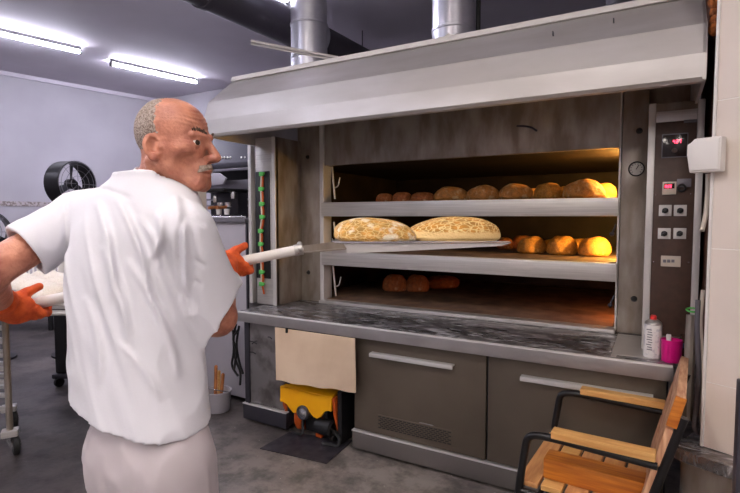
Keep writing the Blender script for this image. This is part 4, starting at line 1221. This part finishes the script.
def surface(fn, lo, hi, h):
    """surface nets over the zero set of fn; returns vertices, quads"""
    lo, hi = arr(lo), arr(hi)
    n = np.ceil((hi - lo) / h).astype(int) + 1
    xs = [lo[k] + np.arange(n[k]) * h for k in range(3)]
    Fv = np.empty(n)
    Yg, Zg = np.meshgrid(xs[1], xs[2], indexing='ij')
    step = max(1, int(200000 / (n[1] * n[2])))
    for i in range(0, n[0], step):
        xx = xs[0][i:i + step]
        P = np.empty((len(xx), n[1], n[2], 3))
        P[..., 0] = xx[:, None, None]; P[..., 1] = Yg; P[..., 2] = Zg
        Fv[i:i + step] = fn(P.reshape(-1, 3)).reshape(len(xx), n[1], n[2])
    In = Fv < 0
    c = [In[dx:n[0] - 1 + dx, dy:n[1] - 1 + dy, dz:n[2] - 1 + dz] for dx in (0, 1) for dy in (0, 1) for dz in (0, 1)]
    cnt = sum(x.astype(np.int8) for x in c)
    act = (cnt > 0) & (cnt < 8)
    idx = -np.ones(act.shape, dtype=np.int64); A = np.argwhere(act); idx[act] = np.arange(len(A))
    acc = np.zeros((len(A), 3)); num = np.zeros(len(A))
    corners = [(dx, dy, dz) for dx in (0, 1) for dy in (0, 1) for dz in (0, 1)]
    val = {q: Fv[A[:, 0] + q[0], A[:, 1] + q[1], A[:, 2] + q[2]] for q in corners}
    for q in corners:
        for ax in range(3):
            if q[ax] == 0:
                q2 = list(q); q2[ax] = 1; q2 = tuple(q2)
                v0, v1 = val[q], val[q2]
                m = (v0 < 0) != (v1 < 0)
                t = np.where(m, v0 / np.where(m, v0 - v1, 1), 0)
                p = np.zeros((len(A), 3)); p[:] = q; p[:, ax] += t
                acc[m] += p[m]; num[m] += 1
    verts = lo + (A + acc / num[:, None]) * h
    quads = []
    for ax in range(3):
        s0 = [slice(None)] * 3; s1 = [slice(None)] * 3
        s0[ax] = slice(0, -1); s1[ax] = slice(1, None)
        a0, a1 = In[tuple(s0)], In[tuple(s1)]
        E = np.argwhere(a0 != a1)
        o1, o2 = (ax + 1) % 3, (ax + 2) % 3
        ok = (E[:, o1] > 0) & (E[:, o2] > 0) & (E[:, o1] < n[o1] - 1) & (E[:, o2] < n[o2] - 1)
        E = E[ok]
        fl = a0[E[:, 0], E[:, 1], E[:, 2]]
        def ci(d1, d2):
            e = E.copy(); e[:, o1] += d1; e[:, o2] += d2
            return idx[e[:, 0], e[:, 1], e[:, 2]]
        q = np.stack([ci(-1, -1), ci(0, -1), ci(0, 0), ci(-1, 0)], 1)
        q[~fl] = q[~fl][:, ::-1]
        quads.append(q)
    return verts, np.concatenate(quads)


def mesh_obj(name, parts, m, parent=None, origin=None):
    vs, qs, n = [], [], 0
    for v, q in parts:
        vs.append(v); qs.append(q + n); n += len(v)
    v = np.concatenate(vs); q = np.concatenate(qs)
    off = arr(wloc(parent)) if parent is not None else arr(origin)
    v = v - off
    me = bpy.data.meshes.new(name)
    me.from_pydata(v.tolist(), [], q.tolist())
    me.polygons.foreach_set('use_smooth', [True] * len(me.polygons))
    me.update()
    me.materials.append(m)
    o = bpy.data.objects.new(name, me); COL.objects.link(o)
    if parent is not None: o.parent = parent
    else: o.location = V(tuple(off))
    return o


# joints
Lsh, Lel, Lwr = at(80, 219, D=1.32), at(-16, 274, D=1.17), at(2, 305, D=1.40)
Rsh, Rel, Rwr = at(181, 230, D=1.13), at(217, 317, D=1.23), at(224, 266, D=1.47)
NK = at(160, 186, D=1.21)
sax = arr(Rsh - Lsh); sax[2] = 0; sax /= np.linalg.norm(sax)      # across the shoulders, towards his right
fax = np.array([-sax[1], sax[0], 0])                              # his front
HC = at(170, 143, D=1.20)
AZ = math.radians(66)
hx = np.array([math.cos(AZ), -math.sin(AZ), 0.0]); hy = np.array([math.sin(AZ), math.cos(AZ), 0.0]); hz = np.array([0, 0, 1.0])
TILT = math.radians(-2)
hy, hz = hy * math.cos(TILT) + hz * math.sin(TILT), hz * math.cos(TILT) - hy * math.sin(TILT)
HR = np.stack([hx, hy, hz], 1)       # local -> world columns
HS = 0.95
def hl(P): return (P - arr(HC)) @ HR / HS
def hw(q): return V(tuple(arr(HC) + HR @ (np.array(q) * HS)))


def head_d(P):
    p = hl(P); ax_ = p.copy(); ax_[:, 0] = np.abs(p[:, 0])
    d = ell(p, (0, -.002, .028), (.071, .082, .082))
    d = smin(d, ell(p, (0, .034, .034), (.062, .056, .058)), .03)
    d = smin(d, ell(p, (0, .026, -.035), (.060, .066, .080)), .03)
    jaw = np.minimum(rc(ax_, (.054, .002, -.062), (.018, .078, -.098), .018, .018), rc(ax_, (.055, .0, -.03), (.054, .002, -.066), .016, .017))
    d = smin(d, jaw, .025)
    d = smin(d, rc(p, (-.012, .084, -.101), (.012, .084, -.101), .017, .017), .016)
    d = smin(d, ell(ax_, (.047, .056, -.022), (.013, .021, .012)), .036)
    d = smax(d, -ell(ax_, (.050, .070, -.062), (.013, .018, .024)), .032)
    d = smin(d, rc(ax_, (.042, .083, .0165), (.012, .097, .015), .007, .0105), .012)
    d = smax(d, -sph(ax_, (.033, .104, -.004), .0185), .010)
    d = smin(d, rc(p, (0, .094, .010), (0, .121, -.032), .0085, .0115), .010)
    d = smin(d, ell(p, (0, .119, -.036), (.014, .013, .010)), .006)
    d = smin(d, ell(ax_, (.0135, .106, -.039), (.008, .012, .009)), .006)
    d = smax(d, -rc(ax_, (.007, .114, -.050), (.009, .104, -.046), .0032, .0032), .003)
    d = smin(d, ell(p, (0, .088, -.070), (.030, .019, .024)), .014)
    d = smin(d, rc(ax_, (0, .1035, -.067), (.022, .093, -.0715), .0058, .003), .005)
    d = smin(d, rc(ax_, (0, .1015, -.081), (.020, .093, -.077), .0066, .003), .005)
    d = smax(d, -rc(ax_, (0, .110, -.0745), (.025, .097, -.0755), .0026, .0018), .003)
    d = smax(d, -rc(ax_, (.021, .103, -.042), (.036, .088, -.078), .0048, .004), .008)
    d = smax(d, -rc(ax_, (.042, .083, -.070), (.036, .084, -.095), .0025, .002), .007)
    # eyelids
    lid = np.maximum(sph(ax_, (.032, .080, -.002), .0142), -(np.abs(p[:, 2] + .002 + .0012 - .9 * (ax_[:, 0] - .032) ** 2 * 20) - 0.0042 * np.clip(1 - ((ax_[:, 0] - .033) / .019) ** 2, 0, 1)))
    d = smin(d, lid, .003)
    d = smax(d, -rc(ax_, (.024, .099, -.017), (.042, .090, -.020), .0025, .002), .005)
    # forehead wrinkles
    wr = np.exp(-((p[:, 2] - .052) / .02) ** 2) * np.clip((p[:, 1] - .04) / .03, 0, 1)
    d = d + .0013 * wr * np.sin((p[:, 2] + .004 * np.sin(p[:, 0] * 60)) * 2 * PI / .0105)
    # crow's feet and cheek creases
    cf = np.exp(-((ax_[:, 0] - .056) / .010) ** 2 - ((p[:, 2] + .004) / .014) ** 2) * (p[:, 1] > .03)
    d = d + .0005 * cf * np.sin(p[:, 2] * 2 * PI / .008)
    # ears
    q = ax_ - np.array([.078, -.002, -.019])
    c_, s_ = math.cos(.22), math.sin(.22)
    e1 = q.copy(); e1[:, 1] = q[:, 1] * c_ + q[:, 2] * s_; e1[:, 2] = -q[:, 1] * s_ + q[:, 2] * c_
    e1[:, 0] = e1[:, 0] - np.clip(-e1[:, 1], -.02, .03) * .55
    ear = ell(e1, (0, 0, 0), (.0085, .0195, .032))
    ear = smax(ear, -ell(e1, (.008, .003, .001), (.0125, .0120, .021)), .003)
    ear = smin(ear, ell(e1, (.005, -.001, -.026), (.006, .009, .010)), .006)
    ear = smin(ear, ell(e1, (.002, .015, -.004), (.006, .005, .008)), .004)
    d = smin(d, ear, .005)
    nk0 = hl(arr(NK)[None])[0]
    neck = rc(p, (0, -.016, -.055), tuple(nk0 + np.array([0, -.005, -.02])), .051, .060)
    d = smin(d, neck, .025)
    scm = rc(ax_, (.058, -.02, -.055), tuple(np.abs(nk0) * np.array([0, 1, 1]) * np.array([1, np.sign(nk0[1]), np.sign(nk0[2])]) + np.array([.02, .035, .0])), .013, .012)
    d = smin(d, scm, .012)
    d = smin(d, ell(p, (0, .078, -.128), (.010, .008, .012)), .02) if False else d
    return d * HS


hlo, hhi = arr(HC) - np.array([.16, .16, .20]), arr(HC) + np.array([.16, .16, .135])
hv, hq = surface(head_d, hlo, hhi, .0024)

# torso as a stack of ovals
LEV = [(150, 178, 1.215, .070, .060), (148, 192, 1.22, .115, .078), (141, 208, 1.225, .150, .098), (136, 228, 1.225, .165, .112), (133, 270, 1.22, .170, .118), (135, 330, 1.22, .168, .120), (140, 390, 1.21, .172, .124), (144, 445, 1.195, .172, .125)]
_lz = np.array([at(x, y, D=D).z for x, y, D, a, b in LEV])[::-1]
_lx = np.array([at(x, y, D=D).x for x, y, D, a, b in LEV])[::-1]
_ly = np.array([at(x, y, D=D).y for x, y, D, a, b in LEV])[::-1]
_la = np.array([l[3] for l in LEV])[::-1]; _lb = np.array([l[4] for l in LEV])[::-1]
_zz = np.linspace(_lz[0], _lz[-1], 160)
def _sm(v):
    w_ = np.interp(_zz, _lz, v); k_ = np.hanning(23); k_ /= k_.sum()
    return np.convolve(np.pad(w_, 11, 'edge'), k_, 'valid')
_lx, _ly, _la, _lb = _sm(_lx), _sm(_ly), _sm(_la), _sm(_lb)
_lz = _zz


def torso(P, g=0.0):
    z = P[:, 2]
    qx = P[:, 0] - np.interp(z, _lz, _lx); qy = P[:, 1] - np.interp(z, _lz, _ly)
    a = np.interp(z, _lz, _la) + g; b = np.interp(z, _lz, _lb) + g
    s = (qx * sax[0] + qy * sax[1]) / a; f = (qx * fax[0] + qy * fax[1]) / b
    k = (np.abs(s) ** 2.3 + np.abs(f) ** 2.3) ** (1 / 2.3)
    d = (k - 1) * np.minimum(a, b)
    return np.maximum(d, z - (_lz[-1] + .01))


def lerp(a, b, t): return arr(a) + (arr(b) - arr(a)) * t


HIP = arr(at(150, 458, D=1.19)); PEL = HIP.copy()
FT = arr(at(182, 480, D=1.20)); FT[2] = 0
def hipj(s): return HIP + sax * .072 * s
def anj(s): return np.array([FT[0], FT[1], .085]) + sax * .11 * s - fax * .02
def knj(s): return (hipj(s) + anj(s)) / 2 + fax * .03


def arms(P, g=0.0):
    d = rc(P, Lsh, Lel, .042 + g, .044 + g)
    d = smin(d, rc(P, Lel, Lwr, .045 + g, .029 + g), .02)
    d = smin(d, rc(P, Rsh, Rel, .040 + g, .042 + g), .02)
    return smin(d, rc(P, Rel, Rwr, .045 + g, .029 + g), .02)


def legs(P, g, gk):
    d = None
    for s in (-1, 1):
        l = smin(rc(P, hipj(s), knj(s), .075 + g, .058 + gk), rc(P, knj(s), anj(s), .058 + gk, .040 + gk), .03)
        d = l if d is None else smin(d, l, .03)
    q = P - HIP
    pel = ((np.abs(q @ sax / (.140 + g)) ** 2.4 + np.abs(q @ fax / (.100 + g)) ** 2.4 + np.abs(q[:, 2] / .16) ** 2.4) ** (1 / 2.4) - 1) * .11
    return smin(d, pel, .04)


def body_d(P):
    d = smin(torso(P, -.048), arms(P), .02)
    d = smin(d, rc(P, lerp(Lsh, NK, -.0), NK, .036, .046), .03)
    d = smin(d, rc(P, Rsh, NK, .034, .046), .03)
    d = np.maximum(d, HIP[2] + .02 - P[:, 2])
    d = smin(d, arms(P), .005)
    d = smin(d, legs(P, -.012, -.012), .03)
    return d


blo = np.array([min(Lel.x, Lwr.x, Lsh.x) - .1, min(Lel.y, FT[1], Rel.y) - .2, .02])
bhi = np.array([max(Rsh.x, Rel.x, FT[0] + .25) + .1, max(Rwr.y, Lwr.y) + .12, NK.z + .01])
bv, bq_ = surface(body_d, blo, bhi, .0075)
MAN = mesh_obj('person', [(hv, hq), (bv, bq_)], SKIN, None, (FT[0], FT[1], 0))
tag(MAN, 'man in white short-sleeved shirt and orange gloves holding a bread peel, looking right', 'person')


# hair: short grey growth at the back and sides
def hair_d(P):
    p = hl(P); ax0 = np.abs(p[:, 0])
    top = ell(p, (0, -.002, .028), (.071, .082, .082)); side = ell(p, (0, .026, -.035), (.060, .066, .080))
    d = smin(top, side, .03)
    front = p[:, 1] - (.030 - .36 * np.clip(p[:, 2] - .03, 0, .2) - .25 * np.clip(.01 - p[:, 2], 0, .1)) + .006 * vnoise(p * 70) + .007 * vnoise(p * 260)
    t_ = np.clip(1 + front / .042, 0, 1)
    d = d - (.0022 + .0006 * vnoise(p * 400) + (.0036 * vnoise(p * 330 + 9) - .0030) * t_)
    low = -(p[:, 2] + .058 + .5 * np.clip(p[:, 1] + .03, -.03, .05)) + .004 * vnoise(p * 90 + 5)
    d = np.maximum(d, front); d = np.maximum(d, low)
    q = p.copy(); q[:, 0] = ax0
    d = np.maximum(d, -(ell(q, (.080, -.006, -.020), (.03, .025, .035))))
    return np.maximum(d, -(smin(top, side, .03) + .006))


v_, q_ = surface(hair_d, hlo, hhi, .0024)
mesh_obj('hair', [(v_, q_)], HAIRM, MAN)
for s in (-1, 1):
    c = hw((.032 * s, .080, -.002))
    MB().ball(c, .0128, sub=3).build('eye', EYEW, MAN)
    e = MAN.children[-1]
    gz = (hw((.032 * s + .03, .13, -.004)) - c).normalized()
    MB().lathe([(0, .0134), (.004, .0130), (.0062, .0118), (.0062, .011)], c, gz, 20).build('iris', IRIS, e)
    b = MB()
    rr = random.Random(9 + s)
    for k in range(26):
        t = k / 25
        p0 = np.array([.010 + .042 * t, .101 - .018 * t ** 1.6 + rr.uniform(-.001, .001), .018 + .009 * math.sin(t * 2.2) + rr.uniform(-.002, .003)])
        p1 = p0 + np.array([.008, .0015, .004 + rr.uniform(-.002, .002)])
        p0[0] *= s; p1[0] *= s
        b.tube([hw(p0), hw((p0 + p1) / 2 + np.array([0, .0015, .001])), hw(p1)], [.0014, .0016, .0006], 5)
    b.build('eyebrow', BROWM, MAN)
b = MB(); rr = random.Random(4)
for k in range(110):
    x = rr.uniform(-.032, .032); t = abs(x) / .032
    p0 = np.array([x, .1070 - .013 * t ** 2, -.051 - .007 * t]); p1 = p0 + np.array([x * .2, .0005 - .004 * t, -.013 - .004 * t])
    b.tube([hw(p0), hw((p0 + p1) / 2 + np.array([0, .0022, 0])), hw(p1)], [.0014, .0017, .0006], 5)
b.build('moustache', MOUST, MAN)

# shirt
HEML, HEMR = at(66, 401, D=1.17), at(214, 438, D=1.12)
hn = np.array([0, 0, 1.0]) - sax * (HEMR.z - HEML.z) / float((arr(HEMR - HEML)) @ sax)
hn /= np.linalg.norm(hn)
Lcut = arr(at(24, 250, D=1.24)); Rcut = arr(at(226, 312, D=1.2))
Ldir = arr(Lel - Lsh); Ldir /= np.linalg.norm(Ldir)
Rdir = arr(Rel - Rsh); Rdir /= np.linalg.norm(Rdir)
Rn = .62 * Rdir + .75 * arr(V(tuple(_r))); Rn /= np.linalg.norm(Rn)
rgt = arr(_r)
# fold lines on the back, as ridges: (photo x, y) pairs
FOLDS = [((98, 205), (112, 300), .012), ((118, 200), (150, 300), .013), ((150, 300), (178, 372), .012), ((128, 262), (168, 345), .010), ((176, 200), (184, 300), .012), ((184, 300), (198, 372), .010),
         ((104, 250), (128, 345), .010), ((86, 300), (100, 385), .010), ((160, 215), (150, 260), .010), ((120, 345), (160, 398), .010), ((140, 220), (160, 270), .009)]
SEAMS = [([(184, 212), (180, 232), (179, 255), (184, 290), (193, 328)], .008, 2.6), ([(70, 190), (65, 220), (66, 250)], .005, 2.2), ([(86, 186), (108, 190), (132, 199)], .004, 2.0), ([(184, 213), (200, 222), (216, 231)], .0035, 2.0), ([(188, 256), (212, 270)], .005, 2.4), ([(190, 275), (216, 300)], .006, 2.6)]


def fold_field(P):
    e = P - _c
    dep = e @ _f
    px = 370 + FPX * (e @ _r) / dep; py = 246.5 - FPX * (e @ _u) / dep
    out = np.zeros(len(P))
    for (x0, y0), (x1, y1), am in FOLDS:
        a = np.array([x0, y0]); ba = np.array([x1 - x0, y1 - y0], float)
        qx, qy = px - a[0], py - a[1]
        L2 = ba @ ba
        h = np.clip((qx * ba[0] + qy * ba[1]) / L2, 0, 1)
        bow = 5 * np.sin(h * PI)
        dx = qx - h * ba[0] - bow; dy = qy - h * ba[1]
        dd = np.sqrt(dx * dx + dy * dy)
        out += am * .85 * np.exp(-(dd / 3.6) ** 2) * np.sin(np.clip(h * .9 + .08, 0, 1) * PI) ** .6
        dd2 = np.sqrt((dx - 9) ** 2 + dy * dy)
        out -= am * .55 * np.exp(-(dd2 / 4.5) ** 2) * np.sin(np.clip(h * .9 + .08, 0, 1) * PI) ** .6
    for pl, am, wd in SEAMS:
        dd = np.full(len(P), 1e9)
        for (x0, y0), (x1, y1) in zip(pl, pl[1:]):
            ba = np.array([x1 - x0, y1 - y0], float)
            qx, qy = px - x0, py - y0
            h = np.clip((qx * ba[0] + qy * ba[1]) / (ba @ ba), 0, 1)
            dd = np.minimum(dd, np.hypot(qx - h * ba[0], qy - h * ba[1]))
        fade = np.clip(np.hypot(px - pl[0][0], py - pl[0][1]) / 8, 0, 1) * np.clip(np.hypot(px - pl[-1][0], py - pl[-1][1]) / 8, 0, 1)
        out -= am * np.exp(-(dd / wd) ** 2) * fade
    return out * (((P - HIP) @ fax) < .03)


def shirt_outer(P):
    d = torso(P, .004)
    yk = smin(rc(P, arr(Lsh) + np.array([0, 0, .012]), arr(NK) + np.array([0, 0, -.040]), .060, .070), rc(P, arr(Rsh) + np.array([0, 0, .004]), arr(NK) + np.array([0, 0, -.045]), .056, .066), .03)
    d = smin(d, yk, .05)
    ls = rc(P, Lsh, lerp(Lsh, Lel, 1.0), .068, .070)
    ls = np.maximum(ls, (P - Lcut) @ Ldir)
    rs = rc(P, arr(Rsh) + rgt * .008, arr(at(220, 326, D=1.23)), .066, .076)
    rs = smin(rs, rc(P, lerp(Rsh, Rel, .4), arr(at(226, 302, D=1.28)), .062, .064), .02)
    rs = np.maximum(rs, (P - Rcut) @ Rn)
    d = smin(d, ls, .018)
    d = smin(d, rs, .010)
    al = P[:, 2] * .92 - (P @ rgt) * .39; ac = P[:, 2] * .39 + (P @ rgt) * .92
    n1 = vnoise(np.stack([ac * 22, al * 5, (P @ fax) * 8], 1)); n2 = vnoise(np.stack([ac * 46 + 3, al * 12, (P @ fax) * 14], 1))
    wgt = np.clip((1.53 - P[:, 2]) / .1, .15, 1)
    rid = (1 - np.abs(n1)) ** 3
    d = d - .0065 * wgt * (rid - .3) - .0022 * wgt * n2
    d = d - fold_field(P)
    return d


def shirt_d(P):
    o = shirt_outer(P)
    hem = (P @ hn - arr((HEML + HEMR) / 2) @ hn)
    o = np.maximum(o, -hem)
    inner = o + .011
    # open sleeves, hem and collar
    cav = np.minimum(rc(P, Lsh, lerp(Lsh, Lel, 1.2), .058, .058), rc(P, Rsh, lerp(Rsh, Rel, 1.3), .050, .060))
    cav = np.maximum(cav, -np.maximum((P - Lcut) @ Ldir + .06, (P - Rcut) @ Rn + .045))
    cav = np.minimum(cav, np.maximum(torso(P, -.012), hem - .05))
    d = np.maximum(o, -cav)
    nkc = rc(P, arr(NK) + np.array([0, 0, -.02]), arr(HC) + np.array([0, 0, -.05]), .066, .060)
    return np.maximum(d, -nkc)


slo = np.array([min(Lcut[0], Lsh.x) - .14, min(Lsh.y, Rsh.y) - .22, HEMR.z - .03])
shi = np.array([max(Rsh.x, Rel.x) + .17, max(Lsh.y, Rel.y) + .27, NK.z + .06])
v_, q_ = surface(shirt_d, slo, shi, .0045)
SH = mesh_obj('shirt', [(v_, q_)], SHIRT, MAN)
# collar stand round the neck
nd = arr(HC) + np.array([0, 0, -.05]) - arr(NK); nd /= np.linalg.norm(nd)
cbase = V(tuple(arr(NK) + nd * .006))
e1_ = V(tuple(nd)).orthogonal().normalized(); e2_ = V(tuple(nd)).cross(e1_)
b = MB(); b.lathe([(.068, -.03), (.069, .0), (.0665, .010), (.0635, .010), (.0635, -.03), (.068, -.03)], cbase, V(tuple(nd)), 36); b.build('collar', SHIRT, SH)

# trousers
def trousers_d(P):
    d = legs(P, .012, .022)
    n1 = vnoise(P * np.array([24, 24, 7.])); d = d - .006 * ((1 - np.abs(n1)) ** 2 - .3)
    q = P - HIP; back = (q @ fax) < 0
    d = d + .016 * np.exp(-((q @ sax) / .010) ** 2) * np.clip((.02 - q[:, 2]) / .12, 0, 1) * back
    d = np.maximum(d, P[:, 2] - (HIP[2] + .17)); d = np.maximum(d, .05 - P[:, 2])
    return d


plo = np.array([min(HIP[0], FT[0]) - .32, min(HIP[1], FT[1]) - .28, .03]); phi = np.array([max(HIP[0], FT[0]) + .32, max(HIP[1], FT[1]) + .28, HIP[2] + .19])
v_, q_ = surface(trousers_d, plo, phi, .008)
mesh_obj('trousers', [(v_, q_)], PANTS, MAN)
for s in (-1, 1):
    a_ = anj(s)
    def shoe_d(P, a_=a_):
        c0 = a_ * np.array([1, 1, 0]) + np.array([0, 0, .045])
        d = smin(rc(P, c0 - fax * .04, c0 + fax * .15, .044, .040), rc(P, c0, a_ + np.array([0, 0, .02]), .045, .046), .03)
        return np.maximum(d, .004 - P[:, 2])
    v_, q_ = surface(shoe_d, a_ - np.array([.28, .28, .09]), a_ + np.array([.28, .28, .09]), .008)
    mesh_obj('shoe', [(v_, q_)], SHOE, MAN)


# gloved hands round the pole
def glove(px, wr, el, along, thumb_up):
    e = V(tuple(_c)); 
    best, C0 = 1e9, None
    for k in range(400):
        p = PL_END.lerp(PR, k / 399); q = p - e
        x = 370 + FPX * q.dot(V(tuple(_r))) / q.dot(V(tuple(_f)))
        if abs(x - px) < best: best, C0 = abs(x - px), p
    C0 = arr(C0); a = arr(pd) * along
    vv = -arr(_f0); vv = vv - a * (vv @ a); vv /= np.linalg.norm(vv)
    ww = np.array([0, 0, 1.0]); ww = ww - a * (ww @ a) - vv * (ww @ vv); ww /= np.linalg.norm(ww)
    L = lambda o, v, w_: C0 + a * o + vv * v + ww * w_
    wr = arr(wr); el = arr(el)
    def d_(P):
        q = P - L(-.020, .030, -.004)
        q = np.stack([q @ a, q @ vv, q @ ww], 1)
        d = ell(q, (0, 0, 0), (.046, .021, .041))
        d = smin(d, rc(P, L(-.035, .026, -.004), wr, .030, .036), .03)
        d = smin(d, rc(P, wr, wr + (el - wr) * .14, .036, .041), .02)
        # thumb over the top
        th = smin(rc(P, L(-.030, .026, .024), L(.004, .016, .036), .0155, .0135), rc(P, L(.004, .016, .036), L(.034, .004, .046), .0135, .0115), .008)
        d = smin(d, th, .010)
        for i, (o, ln) in enumerate(((.030, 1.0), (.010, 1.06), (-.010, 1.0), (-.029, .86))):
            f1 = rc(P, L(o - .006, .028, -.014), L(o + .002, .020, -.032 * ln), .0125, .0118)
            f2 = rc(P, L(o + .002, .020, -.032 * ln), L(o + .004, -.010, -.034 * ln), .0118, .0112)
            f3 = rc(P, L(o + .004, -.010, -.034 * ln), L(o + .004, -.028, -.012), .0112, .0100)
            d = smin(d, smin(smin(f1, f2, .006), f3, .006), .005)
        return d - .0006 * vnoise(P * 240)
    lo = np.minimum(np.minimum(L(0, 0, 0) - .11, wr - .06), wr + (el - wr) * .14 - .055); hi = np.maximum(np.maximum(L(0, 0, 0) + .11, wr + .06), wr + (el - wr) * .14 + .055)
    v_, q_ = surface(d_, lo, hi, .0034)
    return mesh_obj('glove', [(v_, q_)], GLOVE, MAN)


glove(237, Rwr, Rel, 1, True)
glove(31, Lwr, Lel, 1, True)
